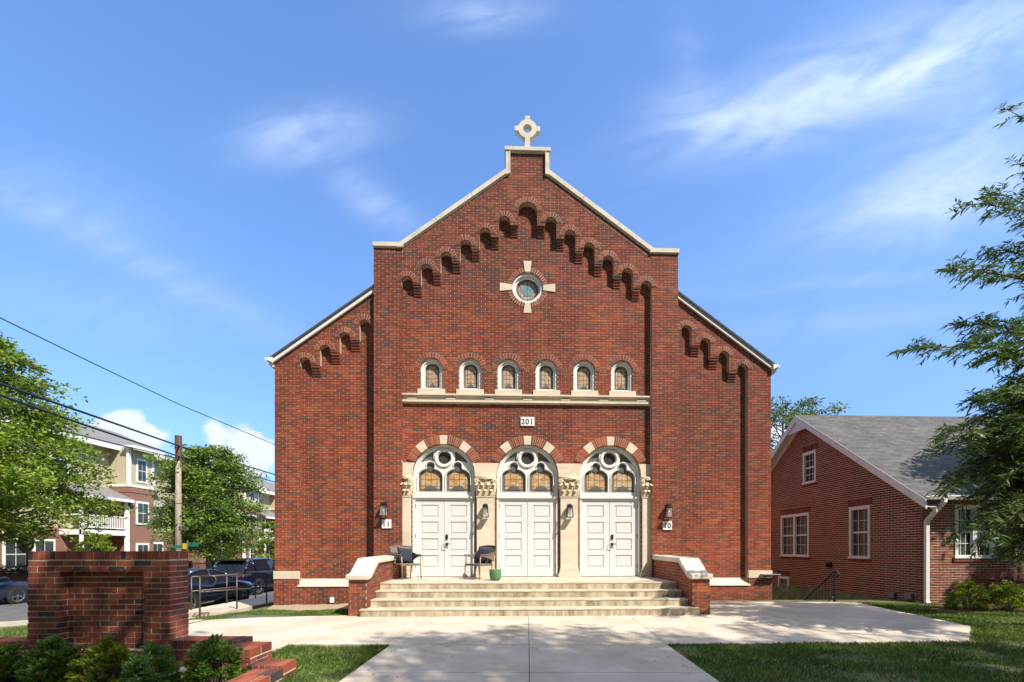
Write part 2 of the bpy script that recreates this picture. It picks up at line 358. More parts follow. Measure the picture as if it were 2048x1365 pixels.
# stained glass
def stained(name, cols, scale=5, came=.11, dark=(.03, .03, .03), rough=.22):
    m, t, b = mat_new(name); b.inputs['Roughness'].default_value = rough; b.inputs['Specular IOR Level'].default_value = .7
    c = t.nodes.new('ShaderNodeTexCoord'); mp = t.nodes.new('ShaderNodeMapping'); mp.inputs['Rotation'].default_value = (0, R(18), 0); mp.inputs['Scale'].default_value = (1, 1, 2.1)
    t.links.new(c.outputs['Object'], mp.inputs[0])
    n = t.nodes.new('ShaderNodeTexNoise'); n.inputs['Scale'].default_value = scale; n.inputs['Detail'].default_value = 6; n.inputs['Roughness'].default_value = .62; n.inputs['Distortion'].default_value = 1.2
    t.links.new(mp.outputs[0], n.inputs['Vector'])
    r = t.nodes.new('ShaderNodeValToRGB'); e = r.color_ramp.elements
    while len(e) < len(cols): e.new(.5)
    for i, (p, cc) in enumerate(cols): e[i].position = p; e[i].color = (*cc, 1)
    t.links.new(n.outputs['Fac'], r.inputs[0])
    s = t.nodes.new('ShaderNodeSeparateXYZ'); k = t.nodes.new('ShaderNodeCombineXYZ'); t.links.new(c.outputs['Object'], s.inputs[0])
    t.links.new(s.outputs[0], k.inputs[0]); t.links.new(s.outputs[2], k.inputs[1])
    br = t.nodes.new('ShaderNodeTexBrick'); br.offset = 0; br.inputs['Scale'].default_value = 1; br.inputs['Brick Width'].default_value = came; br.inputs['Row Height'].default_value = came*1.25
    br.inputs['Mortar Size'].default_value = .0065; t.links.new(k.outputs[0], br.inputs['Vector'])
    mx = t.nodes.new('ShaderNodeMix'); mx.data_type = 'RGBA'; t.links.new(br.outputs['Fac'], mx.inputs[0]); t.links.new(r.outputs[0], mx.inputs[6]); mx.inputs[7].default_value = (.07, .055, .04, 1)
    t.links.new(mx.outputs[2], b.inputs['Base Color'])
    return m
M['amber'] = stained('amber_glass', [(.3, (.30, .14, .04)), (.43, (.46, .23, .075)), (.53, (.50, .34, .18)), (.64, (.52, .45, .38)), (.75, (.40, .19, .06))], 4.5, .16)
M['amber_small'] = stained('small_amber_glass', [(.3, (.28, .14, .06)), (.45, (.44, .27, .13)), (.57, (.48, .38, .27)), (.7, (.42, .31, .21))], 7, .10)
M['darkglass'] = stained('dark_leaded_glass', [(.3, (.018, .022, .026)), (.5, (.05, .055, .06)), (.62, (.03, .03, .08)), (.75, (.09, .10, .11))], 16, .05, rough=.1)
M['lead'] = mat('lead_border', (.12, .125, .12), .5, .55, 38)
M['leafpane'] = mat('grey_leaf_glass', (.10, .105, .11), .4, .65, 60)
M['blueglass'] = stained('blue_leaf_glass', [(.3, (.03, .05, .12)), (.45, (.05, .15, .22)), (.55, (.28, .45, .42)), (.66, (.12, .10, .3)), (.8, (.04, .06, .09))], 22, .3)
# house bricks: light flush mortar
M['house_brick'] = island_mat('house_brick', [(0, (.10, .045, .035)), (.2, (.15, .048, .03)), (.55, (.215, .06, .034)), (.85, (.25, .075, .042)), (1, (.16, .06, .045))], .85, patch=.15, pscale=.5, fine=.2, bump=.4)
M['sign_brick'] = island_mat('sign_brick', [(0, (.05, .038, .036)), (.08, (.075, .045, .04)), (.15, (.17, .045, .027)), (.6, (.245, .063, .035)), (.9, (.31, .083, .04)), (1, (.14, .054, .04))], .82, patch=.25, pscale=2.2, fine=.35, bump=.7)
M['sign_mortar'] = mat('sign_mortar', (.58, .50, .39), .9, .25, 8, .4, 60)
M['house_mortar'] = mat('house_mortar', (.66, .54, .42), .9, .12, 3, .3, 60)

# shingles with courses
def shingle(name, c1, c2, tab=.3, row=.14):
    m, t, b = mat_new(name); b.inputs['Roughness'].default_value = .9
    uv = t.nodes.new('ShaderNodeTexCoord')
    br = t.nodes.new('ShaderNodeTexBrick'); br.inputs['Scale'].default_value = 1; br.inputs['Brick Width'].default_value = tab; br.inputs['Row Height'].default_value = row; br.inputs['Mortar Size'].default_value = .006
    br.inputs['Color1'].default_value = (*c1, 1); br.inputs['Color2'].default_value = (*c2, 1); br.inputs['Mortar'].default_value = (*[x*.45 for x in c1], 1)
    br.offset_frequency = 2; br.offset = .37; t.links.new(uv.outputs['UV'], br.inputs['Vector'])
    n = t.nodes.new('ShaderNodeTexNoise'); n.inputs['Scale'].default_value = 1.2; n.inputs['Detail'].default_value = 8; n.inputs['Roughness'].default_value = .75; t.links.new(uv.outputs['UV'], n.inputs['Vector'])
    mr = t.nodes.new('ShaderNodeMapRange'); mr.inputs[1].default_value = .3; mr.inputs[2].default_value = .7; mr.inputs[3].default_value = .7; mr.inputs[4].default_value = 1.3; t.links.new(n.outputs['Fac'], mr.inputs[0])
    mx = t.nodes.new('ShaderNodeMix'); mx.data_type = 'RGBA'; mx.blend_type = 'MULTIPLY'; mx.inputs[0].default_value = 1
    t.links.new(br.outputs['Color'], mx.inputs[6]); t.links.new(mr.outputs[0], mx.inputs[7]); t.links.new(mx.outputs[2], b.inputs['Base Color'])
    bp = t.nodes.new('ShaderNodeBump'); bp.invert = True; bp.inputs['Strength'].default_value = .7; bp.inputs['Distance'].default_value = .01; t.links.new(br.outputs['Fac'], bp.inputs['Height']); t.links.new(bp.outputs[0], b.inputs['Normal'])
    return m
M['shingle'] = shingle('grey_shingles', (.066, .065, .062), (.112, .110, .104))
def uv_plane(o, du, dv):                                          # UVs in metres along two local directions
    me = o.data; uvl = me.uv_layers.new(name='UVMap'); du, dv = Vector(du), Vector(dv)
    for lp in me.loops:
        co = me.vertices[lp.vertex_index].co; uvl.data[lp.index].uv = (co.dot(du), co.dot(dv))

# concrete with stains
def concrete(name, col, stain=.35, warm=(1, .9, .74), scale=.9, streak=False):
    m, t, b = mat_new(name); b.inputs['Roughness'].default_value = .85
    c = t.nodes.new('ShaderNodeTexCoord'); mp = t.nodes.new('ShaderNodeMapping'); t.links.new(c.outputs['Object'], mp.inputs[0])
    if streak: mp.inputs['Scale'].default_value = (1.5, 1.5, .45)
    n = t.nodes.new('ShaderNodeTexNoise'); n.inputs['Scale'].default_value = scale; n.inputs['Detail'].default_value = 7; n.inputs['Roughness'].default_value = .65; t.links.new(mp.outputs[0], n.inputs['Vector'])
    r = t.nodes.new('ShaderNodeValToRGB'); e = r.color_ramp.elements; e[0].position = .32; e[1].position = .62
    e[0].color = (*[x*(1-stain)*y for x, y in zip(col, warm)], 1); e[1].color = (*col, 1); t.links.new(n.outputs['Fac'], r.inputs[0])
    n2 = t.nodes.new('ShaderNodeTexNoise'); n2.inputs['Scale'].default_value = 70; n2.inputs['Detail'].default_value = 5; t.links.new(c.outputs['Object'], n2.inputs['Vector'])
    mr = t.nodes.new('ShaderNodeMapRange'); mr.inputs[1].default_value = .3; mr.inputs[2].default_value = .7; mr.inputs[3].default_value = .88; mr.inputs[4].default_value = 1.1; t.links.new(n2.outputs['Fac'], mr.inputs[0])
    mx = t.nodes.new('ShaderNodeMix'); mx.data_type = 'RGBA'; mx.blend_type = 'MULTIPLY'; mx.inputs[0].default_value = 1
    t.links.new(r.outputs[0], mx.inputs[6]); t.links.new(mr.outputs[0], mx.inputs[7]); t.links.new(mx.outputs[2], b.inputs['Base Color'])
    bp = t.nodes.new('ShaderNodeBump'); bp.inputs['Strength'].default_value = .25; bp.inputs['Distance'].default_value = .004; t.links.new(n2.outputs['Fac'], bp.inputs['Height']); t.links.new(bp.outputs[0], b.inputs['Normal'])
    return m
M['plaza'] = concrete('plaza_concrete', (.55, .485, .39), .26, (1, .95, .86), 1.1)
M['step'] = concrete('step_concrete', (.54, .48, .38), .30, (1, .92, .76), 2.2, True)
M['riser'] = concrete('weathered_step_face', (.55, .46, .33), .66, (1, .90, .68), 3.6, True)
M['asphalt'] = mat('asphalt', (.10, .10, .10), .9, .2, 3, .6, 120)
M['kerb'] = mat('kerb_concrete', (.42, .39, .33), .85, .15, 4)
M['grassbed'] = mat('lawn_soil', (.085, .11, .03), .95, .45, 3, .6, 50, col2=(.12, .115, .045))
M['mulch'] = mat('mulch', (.10, .06, .035), .95, .5, 30, 1, 60)
M['gravel'] = mat('gravel', (.34, .26, .17), .95, .45, 40, 1, 70)
LEAFS = dict(rough=.5, spec=.35)
M['leaf_oak'] = island_mat('oak_leaves', [(0, (.08, .15, .018)), (.4, (.16, .25, .028)), (.8, (.24, .33, .04)), (1, (.32, .38, .08))], patch=.3, pscale=.5, trans=.32, **LEAFS)
M['leaf_oak2'] = island_mat('street_tree_leaves', [(0, (.065, .13, .02)), (.5, (.13, .22, .032)), (.9, (.20, .29, .05)), (1, (.28, .34, .09))], patch=.3, pscale=.5, trans=.3, **LEAFS)
M['leaf_willow'] = island_mat('narrow_leaves', [(0, (.028, .065, .016)), (.5, (.06, .12, .026)), (.9, (.11, .18, .045)), (1, (.17, .23, .08))], patch=.2, pscale=.8, trans=.22, **LEAFS)
M['leaf_far'] = island_mat('pale_tree_leaves', [(0, (.06, .10, .025)), (.6, (.11, .16, .045)), (1, (.17, .21, .08))], patch=.25, pscale=.6, trans=.3, **LEAFS)
M['leaf_bush'] = island_mat('shrub_leaves', [(0, (.05, .12, .02)), (.5, (.11, .21, .032)), (.88, (.15, .24, .04)), (.95, (.17, .21, .04)), (1, (.26, .10, .035))], patch=.3, pscale=5, trans=.3, **LEAFS)
M['leaf_bush_y'] = island_mat('yellow_green_shrub_leaves', [(0, (.08, .14, .014)), (.5, (.24, .33, .03)), (.85, (.24, .27, .03)), (.95, (.28, .22, .04)), (1, (.32, .12, .03))], patch=.35, pscale=5, trans=.25, **LEAFS)
M['leaf_bush_f'] = island_mat('fine_shrub_leaves', [(0, (.05, .12, .03)), (.6, (.12, .22, .06)), (1, (.16, .25, .075))], patch=.3, pscale=5, trans=.3, **LEAFS)
M['leaf_purple'] = island_mat('purple_hedge_leaves', [(0, (.018, .010, .014)), (.6, (.05, .026, .033)), (1, (.10, .06, .06))], patch=.3, pscale=2, trans=.1, **LEAFS)
M['grass'] = island_mat('grass_blades', [(0, (.05, .11, .018)), (.5, (.10, .175, .03)), (.85, (.17, .22, .055)), (1, (.32, .28, .13))], patch=.35, pscale=1.2, trans=.25, rough=.6, spec=.25)

# ------------------------------------------------------------------ brick laying
def scan(loops, z):
    xs = []
    for l in loops:
        m = len(l)
        for i in range(m):
            a, b = l[i], l[(i+1) % m]
            if (a[1] <= z) != (b[1] <= z): xs.append(a[0] + (z-a[1])/(b[1]-a[1])*(b[0]-a[0]))
    xs.sort(); return [(xs[i], xs[i+1]) for i in range(0, len(xs)-1, 2)]
def lay(bm, mm, loops, y, z0, z1, mp=None, Lb=.215, C=.0695, rake=.018, head=.0045, skip=(), joint=.013, hj=None, rs=None):
    """courses of single bricks with raked bed joints; bm bricks, mm head-joint mortar"""
    mp = mp or (lambda x, yy, z: (x, yy, z)); rr = rs or random
    k0 = math.floor(z0 / C); hj = joint*.95 if hj is None else hj
    for k in range(k0, math.ceil(z1 / C)):
        za, zb = max(k*C, z0) + joint*.5, min((k+1)*C, z1) - joint*.5
        if zb - za < .02: continue
        zm = (za + zb) / 2
        if any(a < zm < b for a, b in skip): continue
        for (xa, xb) in scan(loops, zm):
            if xb - xa < .02: continue
            if mm is not None: mm.box(xa + .004, xb - .004, y + head, y + rake + .01, za - .001, zb + .001, mp)
            i = math.floor((xa - (k % 2)*Lb*.5) / Lb)
            while True:
                a = max(i*Lb + (k % 2)*Lb*.5 + hj*.5, xa); b = min((i+1)*Lb + (k % 2)*Lb*.5 - hj*.5, xb); i += 1
                if a >= xb: break
                if b - a < .018: continue
                j = rr.uniform(-.0015, .0015); jz = rr.uniform(-.001, .001)
                bm.box(a, b, y + j, y + rake + .012, za + jz, zb + jz, mp)
def ring(bm, mm, cx, cz, r0, r1, a0, a1, n, y, gap=.0135, proud=.012, skipf=None, edge=.004):
    pts = arc(cx, cz, r1 + edge, a0, a1, 24) + list(reversed(arc(cx, cz, r0 + .004, a0, a1, 24)))
    if mm is not None: mm.poly([pts], y - proud + .0035, y + .05)
    for i in range(n):
        ta, tb = a0 + (a1-a0)*i/n, a0 + (a1-a0)*(i+1)/n
        if skipf and skipf((ta+tb)/2): continue
        rm = (r0+r1)/2; g = math.degrees(gap/2/rm)*(1 if a1 > a0 else -1); j = random.uniform(-.0015, .0015)
        q = arc(cx, cz, r0, ta+g, tb-g, 1) + list(reversed(arc(cx, cz, r1, ta+g, tb-g, 1)))
        bm.poly([q], y - proud + j, y + .06)
def rowlock(bm, mm, p0, p1, h, y, wid=.075, proud=.006, gap=.012, side=-1):
    """standing bricks along the line p0-p1 (x,z), hanging below it"""
    d = Vector((p1[0]-p0[0], p1[1]-p0[1])); ln = d.length; d.normalize(); nrm = Vector((d.y, -d.x)) if side < 0 else Vector((-d.y, d.x))
    n = max(1, round(ln / wid)); s = ln / n
    P = lambda a, b: (p0[0] + d.x*a + nrm.x*b, p0[1] + d.y*a + nrm.y*b)
    if mm is not None: mm.poly([[P(0, 0), P(ln, 0), P(ln, h), P(0, h)]], y - proud + .006, y + .03)
    for i in range(n):
        bm.poly([[P(i*s + gap/2, .004), P((i+1)*s - gap/2, .004), P((i+1)*s - gap/2, h - .006), P(i*s + gap/2, h - .006)]], y - proud + random.uniform(-.0015, .0015), y + .04)
#==CHURCH==
# ------------------------------------------------------------------ church (local frame: x along the front, y into the building, z up)
CX, CY = -.0087, F / 72.0
church = empty('church', (CX, CY, 0), TH, 'red brick gabled church with stone cross and three arched white double doors', 'church')
ZL = .64                                                          # landing height
def to_world(x, y, z=0):
    c, s = math.cos(TH), math.sin(TH); return (CX + x*c - y*s, CY + x*s + y*c, z)
def loc(u, v, d=0):                                               # frame pixel -> church x, z on the plane y = d
    a, b = (u-U0)/F, (V0-v)/F; s, c = math.sin(TH), math.cos(TH)
    t = (d + CX*-s + CY*c) / (-a*s + c)
    return ((a*t-CX)*c + (t-CY)*s, EYE + b*t)
PITCH, RISE, AW = .536, .344, .31
arches = []                                                       # (centre, half width, top) from left to right
for i in range(6): arches.append((-3.48 + PITCH*i + AW/2, AW/2, 8.94 + RISE*i))
arches.append((0, .262, 11.07))
for i in range(5, -1, -1): arches.append((3.48 - PITCH*i - AW/2, AW/2, 8.94 + RISE*i))
def notch(arcs, zbase):                                           # arched corbel table, right to left, from base up and back to base
    pts = [(arcs[-1][0] + arcs[-1][1], zbase)]
    corb = []
    for i in range(len(arcs)-1, -1, -1):
        cx, hw, top = arcs[i]
        pts += arc(cx, top-hw, hw, 0, 180, 12)
        if i:
            nx, nh, nt = arcs[i-1]; lo = min(top-hw, nt-nh) - .05
            xr, xl = cx-hw, nx+nh
            pts += [(xr, lo), (xl, lo)]; corb.append((xl, xr, lo))
    pts.append((arcs[0][0]-arcs[0][1], zbase)); return pts, corb
nz, corbels = notch(arches, -.35)
block = [(-4.23, -.35), (-4.23, 9.70), (-3.44, 9.70), (-.487, 11.83), (-.487, 12.42), (.487, 12.42), (.487, 11.83), (3.44, 9.70), (4.23, 9.70), (4.23, -.35)]
block_loop = block[::-1]
front_loop = [(-4.23, -.35), (-4.23, 9.70), (-3.44, 9.70), (-.487, 11.83), (-.487, 12.42), (.487, 12.42), (.487, 11.83), (3.44, 9.70), (4.23, 9.70), (4.23, -.35)] + nz
wb, wm = MB(), MB()                                               # bricks and mortar of the front
RK = .018
wm.poly([front_loop], RK, .165)
lay(wb, wm, [front_loop], 0, -.3, 12.30)
# recessed panel
WX = [-2.68, -1.608, -.536, .536, 1.608, 2.68]; DX = [-2.347, 0, 2.347]; RD = .87; SPR = 3.50
PY = .16
wholes = [archloop(x, .305, 5.885, 6.775) for x in WX]
dholes = [archloop(x, RD, -.3, SPR + RD, 24) for x in DX]
rhole = arc(0, 8.785, .437, 0, 360, 32)[:-1]
panel = [(-3.7, -.35), (3.7, -.35), (3.7, 8.9), (.3, 11.3), (-.3, 11.3), (-3.7, 8.9)]
wm.poly([panel] + wholes + dholes + [rhole], PY + RK, PY + .34)
vis = nz
lay(wb, wm, [vis] + wholes + dholes + [rhole], PY, ZL, 11.1, skip=[(6.36, 6.50), (5.49, 5.756)])
for i in range(7):                                                # standing bricks between the six windows
    xa = -3.48 if i == 0 else WX[i-1] + .36; xb = 3.48 if i == 6 else WX[i] - .36
    rowlock(wb, wm, (xa, 6.531), (xb, 6.531), .135, PY, proud=.002)
# wings
def wing_loops(sgn):
    f = lambda p: (p[0]*sgn, p[1])
    arcs = [(4.385 + .145 + .5417*i, .145, 7.80 - .36*i) for i in range(4)]
    n, corb = notch(arcs, .50)
    base = [(4.23, -.6), (4.23, 8.62), (6.98, 6.63), (6.98, -.6)]
    return [f(p) for p in base], [f(p) for p in n], [(f((a, 0))[0], f((b, 0))[0], z) for a, b, z in corb], [(c*sgn, h, t) for c, h, t in arcs]
wing_corbels, wing_arches = [], []
for s in (-1, 1):
    base, n, corb, arcs = wing_loops(s)
    wm.poly([base, n], .15 + RK, .305)
    lay(wb, wm, [base, n], .15, -.5, 8.6)
    rec = [(s*4.3, -.6), (s*4.3, 8.3), (s*6.6, 6.6), (s*6.6, -.6)]
    wm.poly([rec], .29 + RK, .44)
    lay(wb, wm, [n], .29, .5, 7.9)
    # base course stands a little forward
    pl = [(s*4.23, -.6), (s*6.98, -.6), (s*6.98, .60), (s*6.3, .60), (s*6.3, .40), (s*4.23, .40)]
    wm.poly([pl], .10 + RK, .16); lay(wb, wm, [pl], .10, -.5, .60)
    wing_corbels += corb; wing_arches += arcs
# corbel courses: four brick courses stepping back below each leg
for (xl, xr, lo), y in [(c, 0) for c in corbels] + [(c, .15) for c in wing_corbels]:
    xl, xr = min(xl, xr), max(xl, xr)
    for k in range(4):
        d = [.125, .09, .058, .028][k]
        wb.box(xl + .006, xr - .006, y + (.165 if y == 0 else .145) - d, y + .18, lo - .068*(k+1) + .008, lo - .068*k - .008)
        wm.box(xl + .016, xr - .016, y + (.17 if y == 0 else .15) - d + .02, y + .18, lo - .068*(k+1), lo - .068*k)
# wall mass behind, side walls
sb = MB()
sb.poly([[(x, z - .05 if z > 0 else z) for x, z in block]], .52, .68)
sb.box(-6.975, -6.72, .27, 24, -1.2, 6.6); sb.box(6.72, 6.975, .27, 24, -1.2, 6.6)
sb.poly([[(-6.7, -.6), (6.7, -.6), (6.7, 6.6), (0, 11.3), (-6.7, 6.6)]], 23.6, 24)
for s in (-1, 1):
    sb.box(*sorted((s*4.225, s*4.1)), .13, .455, -.6, 9.65)
    sb.box(*sorted((s*6.975, s*6.6)), .31, .34, -.6, 6.6)
sb.build('side_wall', M['church_side_brick'], church)
# arches of brick over every recess
for cx, hw, top in arches: ring(wb, wm, cx, top-hw, hw, hw+.135, 0, 180, 10 if hw < .2 else 15, 0)
for cx, hw, top in wing_arches: ring(wb, wm, cx, top-hw, hw, hw+.135, 0, 180, 10, .15)
# standing bricks under the coping
for a, b in [((-4.23, 9.70), (-3.44, 9.70)), ((3.44, 9.70), (4.23, 9.70)), ((-.487, 12.42), (.487, 12.42))]: rowlock(wb, wm, a, b, .14, 0)
rowlock(wb, wm, (-3.40, 9.70), (-.50, 11.79), .10, 0); rowlock(wb, wm, (.50, 11.79), (3.40, 9.70), .10, 0)
rowlock(wb, wm, (-6.93, 6.62), (-4.3, 8.52), .10, .15); rowlock(wb, wm, (4.3, 8.52), (6.93, 6.62), .10, .15)
for xe, ya, yb, za, zb in ((-3.474, .012, PY-.003, 3.86, 8.7), (-3.474, .012, PY-.064, ZL, 3.83), (-6.294, .162, .287, .62, 6.5)):
    lay(wb, None, [[(ya, za), (yb, za), (yb, zb), (ya, zb)]], 0, za, zb, mp=lambda s, d, z, xe=xe: (xe - d, s, z))
wb.build('front_wall', M['brick'], church); wm.build('front_mortar', M['mortar'], church)
# window rings
def arched_window(x):
    a, m = MB(), MB()
    ring(a, m, x, 6.47, .307, .450, -3, 183, 15, PY)
    fr = MB(); z0, top = 5.885, 6.775
    for (o, i, ya, yb) in [(.302, .245, PY + .045, PY + .30), (.247, .20, PY + .085, PY + .28)]:
        fr.poly([archloop(x, o, z0, 6.47 + o), archloop(x, i, z0 + (.302-i)*.75, 6.47 + i)], ya, yb)
    f = fr.build('arched_window', M['white'], church, recalc=True)
    MB().poly([archloop(x, .205, z0 + .05, 6.675)], PY + .16, PY + .18).build('leaded_border', M['lead'], f)
    MB().poly([archloop(x, .145, z0 + .13, 6.60)], PY + .153, PY + .159).build('stained_glass', M['amber_small'], f)
    lf = MB(); lf.poly([[(x-.10, z0+.13), (x+.10, z0+.13), (x+.07, z0+.18), (x+.03, z0+.20), (x, z0+.25), (x-.03, z0+.20), (x-.07, z0+.18)]], PY+.148, PY+.152); lf.build('leaf_pane', M['leafpane'], f)
    a.build('brick_arch', M['brick'], f); m.build('arch_mortar', M['mortar'], f)
    MB().box(x-.38, x+.38, PY-.075, PY+.16, 5.742, 5.884).build('sill', M['stone'], f, bevel=.006)
for x in WX: arched_window(x)
# string course
bd = MB()
bd.box(-3.478, 3.478, PY-.115, PY+.1, 5.695, 5.741); bd.box(-3.476, 3.476, PY-.085, PY+.1, 5.668, 5.696); bd.box(-3.474, 3.474, PY-.04, PY+.1, 5.575, 5.669)
bd.box(-3.476, 3.476, PY-.085, PY+.1, 5.515, 5.576); bd.box(-3.474, 3.474, PY-.05, PY+.1, 5.492, 5.516)
for i in range(7):
    x = -3.216 + 1.072*i
    bd.box(x-.13, x+.13, PY-.07, PY-.039, 5.60, 5.65)
bd.build('string_course', M['stone'], church, bevel=.004)
# rose window
a, m = MB(), MB()
rings_ = []
for k in range(4): a = MB(); rings_.append(a); ring(a, m, 0, 8.785, .437, .555, 90*k+9, 90*k+81, 9, PY, gap=.02)
fr = MB(); C_ = lambda r: arc(0, 8.785, r, 0, 360, 40)[:-1]
for o, i, ya, yb in [(.435, .375, PY+.03, PY+.3), (.378, .325, PY+.09, PY+.28)]: fr.poly([C_(o), C_(i)], ya, yb)
rw = fr.build('rose_window', M['white'], church, recalc=True)
for a in rings_: a.build('brick_ring', M['brick'], rw)
m.build('ring_mortar', M['mortar'], rw)
MB().poly([C_(.33)], PY+.17, PY+.19).build('leaded_border', M['lead'], rw)
MB().poly([C_(.255), C_(.16)], PY+.16, PY+.169).build('amber_ring', M['amber_small'], rw)
MB().poly([C_(.158)], PY+.155, PY+.168).build('blue_glass', M['blueglass'], rw)
for k in range(4):
    ks = MB()
    c, s = math.cos(R(90*k)), math.sin(R(90*k)); l1 = .78 if k % 2 == 0 else (.74 if k == 1 else .72)
    q = [(.44, -.075), (l1, -.115), (l1, .115), (.44, .075)]
    ks.poly([[(r*c - t*s, 8.785 + r*s + t*c) for r, t in q]], PY-.022, PY+.1)
    ks.build('keystone', M['stone'], rw, bevel=.004)
# coping
def coping_seg(mb, p0, p1, th=.115, y0=-.06, y1=.56, n=1):
    d = Vector((p1[0]-p0[0], p1[1]-p0[1])); ln = d.length; d.normalize(); u = Vector((-d.y, d.x))
    for i in range(n):
        a, b = ln*i/n + .003, ln*(i+1)/n - .003
        q = [(p0[0]+d.x*a, p0[1]+d.y*a), (p0[0]+d.x*b, p0[1]+d.y*b), (p0[0]+d.x*b+u.x*th, p0[1]+d.y*b+u.y*th), (p0[0]+d.x*a+u.x*th, p0[1]+d.y*a+u.y*th)]
        mb.poly([q], y0, y1)
        q2 = [(p0[0]+d.x*a-u.x*.022, p0[1]+d.y*a-u.y*.022), (p0[0]+d.x*b-u.x*.022, p0[1]+d.y*b-u.y*.022), q[1], q[0]]
        mb.poly([q2], y0+.03, y1-.03)
CPO = []
def cseg(p0, p1, n=1):
    for i in range(n):
        c_ = MB(); CPO.append(c_); L_ = lambda t: (p0[0]+(p1[0]-p0[0])*t, p0[1]+(p1[1]-p0[1])*t)
        coping_seg(c_, L_(i/n), L_((i+1)/n))
cseg((-4.25, 9.72), (-3.49, 9.72)); cseg((3.49, 9.72), (4.25, 9.72)); cseg((-3.47, 9.73), (-.53, 11.85), 3); cseg((.53, 11.85), (3.47, 9.73), 3)
for s in (-1, 1):
    cp = MB(); CPO.append(cp)
    cp.poly([[(s*.487, 11.82), (s*.60, 11.79), (s*.60, 12.42), (s*.487, 12.42)]], -.064, .57)
    cp.box(*sorted((s*.483, s*.515)), -.075, -.055, 11.80, 12.42)
    cp = MB(); CPO.append(cp); cp.poly([[(s*3.42, 9.712), (s*3.56, 9.712), (s*3.53, 9.83), (s*3.40, 9.86)]], -.063, .55)
cp = MB(); cp.box(-.64, .64, -.085, .58, 12.432, 12.535); cp.box(-.60, .60, -.055, .55, 12.405, 12.434)
CPO.append(cp)
for c_ in CPO: c_.build('coping', M['coping'], church, bevel=.006)
# cross
cr = MB(); cz = 13.28
out_ = []
for k in range(4):
    b = 90*k; t = .067; rr_ = .26; a0 = math.degrees(math.asin(t/rr_)); le = .355 if k != 3 else .70
    c, s = math.cos(R(b)), math.sin(R(b)); P = lambda r, q: (r*c - q*s, cz + r*s + q*c)
    out_ += [P(math.sqrt(rr_**2-t**2), -t), P(le, -t if k != 3 else -.085), P(le, t if k != 3 else .085), P(math.sqrt(rr_**2-t**2), t)]
    out_ += arc(0, cz, rr_, b + a0, b + 90 - a0, 8)[1:-1]
cr.poly([out_, arc(0, cz, .122, 0, 360, 24)[:-1]], .17, .33)
cr.poly([[(-.27, 12.536), (.27, 12.536), (.25, 12.575), (.12, 12.605), (-.12, 12.605), (-.25, 12.575)]], .02, .48)
cr.build('cross', M['coping'], church, bevel=.006)
# roof
rf = MB(); sl_ = .724
def roof_line(x): return 6.62 + (6.98-abs(x))*sl_
for s in (-1, 1):
    q = [(s*7.12, roof_line(7.12)+.06), (s*4.24, roof_line(4.24)+.06), (s*4.24, roof_line(4.24)+.125), (s*7.12, roof_line(7.12)+.125)]
    rf.poly([q], .04, .62)
    q = [(s*7.12, roof_line(7.12)+.06), (0, roof_line(0)+.06), (0, roof_line(0)+.15), (s*7.12, roof_line(7.12)+.15)]
    rf.poly([q], .625, 24.2)
rf.build('roof', M['shingle_dark'], church)
fa = MB()
for s in (-1, 1):
    fa.poly([[(s*7.10, roof_line(7.10)-.055), (s*4.235, roof_line(4.235)-.055), (s*4.235, roof_line(4.235)+.058), (s*7.10, roof_line(7.10)+.058)]], .075, .13)
    fa.poly([[(s*6.99, 6.54), (s*7.06, 6.57), (s*7.15, 6.66), (s*6.98, 6.68)]], .03, .12)
    fa.box(*sorted((s*6.99, s*7.08)), .13, 24, 6.45, 6.58)
fa.build('rake_trim', M['white'], church)
for s in (-1, 1): gt = MB(); gt.poly([[(s*7.08, 6.58), (s*7.15, 6.58), (s*7.19, 6.665), (s*7.175, 6.665), (s*7.14, 6.60), (s*7.08, 6.60)]], .02, 24); gt.build('gutter', M['white'], church)
# base stones
for s in (-1, 1):
    st = MB(); st.box(*sorted((s*6.985, s*6.298)), .085, .2, .605, .815); st.build('base_stone', M['stone'], church, bevel=.004)
    for (xa, xb) in ((4.24, 5.30), (5.305, 6.34)):
        st = MB()
        prof = [(.075, .385), (.075, .415), (.30, .605), (.34, .605), (.34, .385)]
        q = [[(s*x, y, z) for y, z in prof] for x in (xa, xb)]
        st.loft(q); st.build('base_sill', M['stone'], church, bevel=.004, recalc=True)

# ---------------- entrance: arches, pilasters, doors
for i in range(4):                                                # stone springers between the arches
    if i == 0: xl, xr = -3.476, DX[0]
    elif i == 3: xl, xr = DX[2], 3.476
    else: xl, xr = DX[i-1], DX[i]
    zt, zb = 3.835, 3.465
    pts = []
    a_t, a_b = math.degrees(math.asin((zt-SPR)/RD)), 0
    if i < 3: right = [(DX[i] - RD*math.cos(R(a)), SPR + RD*math.sin(R(a))) for a in (0, 5, 10, 15, 20, a_t)]; right = [(DX[i]-RD, zb)] + right
    else: right = [(3.476, zb), (3.476, zt)]
    if i > 0: left = [(DX[i-1] + RD*math.cos(R(a)), SPR + RD*math.sin(R(a))) for a in (a_t, 20, 15, 10, 5, 0)] + [(DX[i-1]+RD, zb)]
    else: left = [(-3.476, zt), (-3.476, zb)]
    imp = MB(); imp.poly([right + left], PY - .03, PY + .12); imp.build('springer', M['stone'], church, bevel=.003)
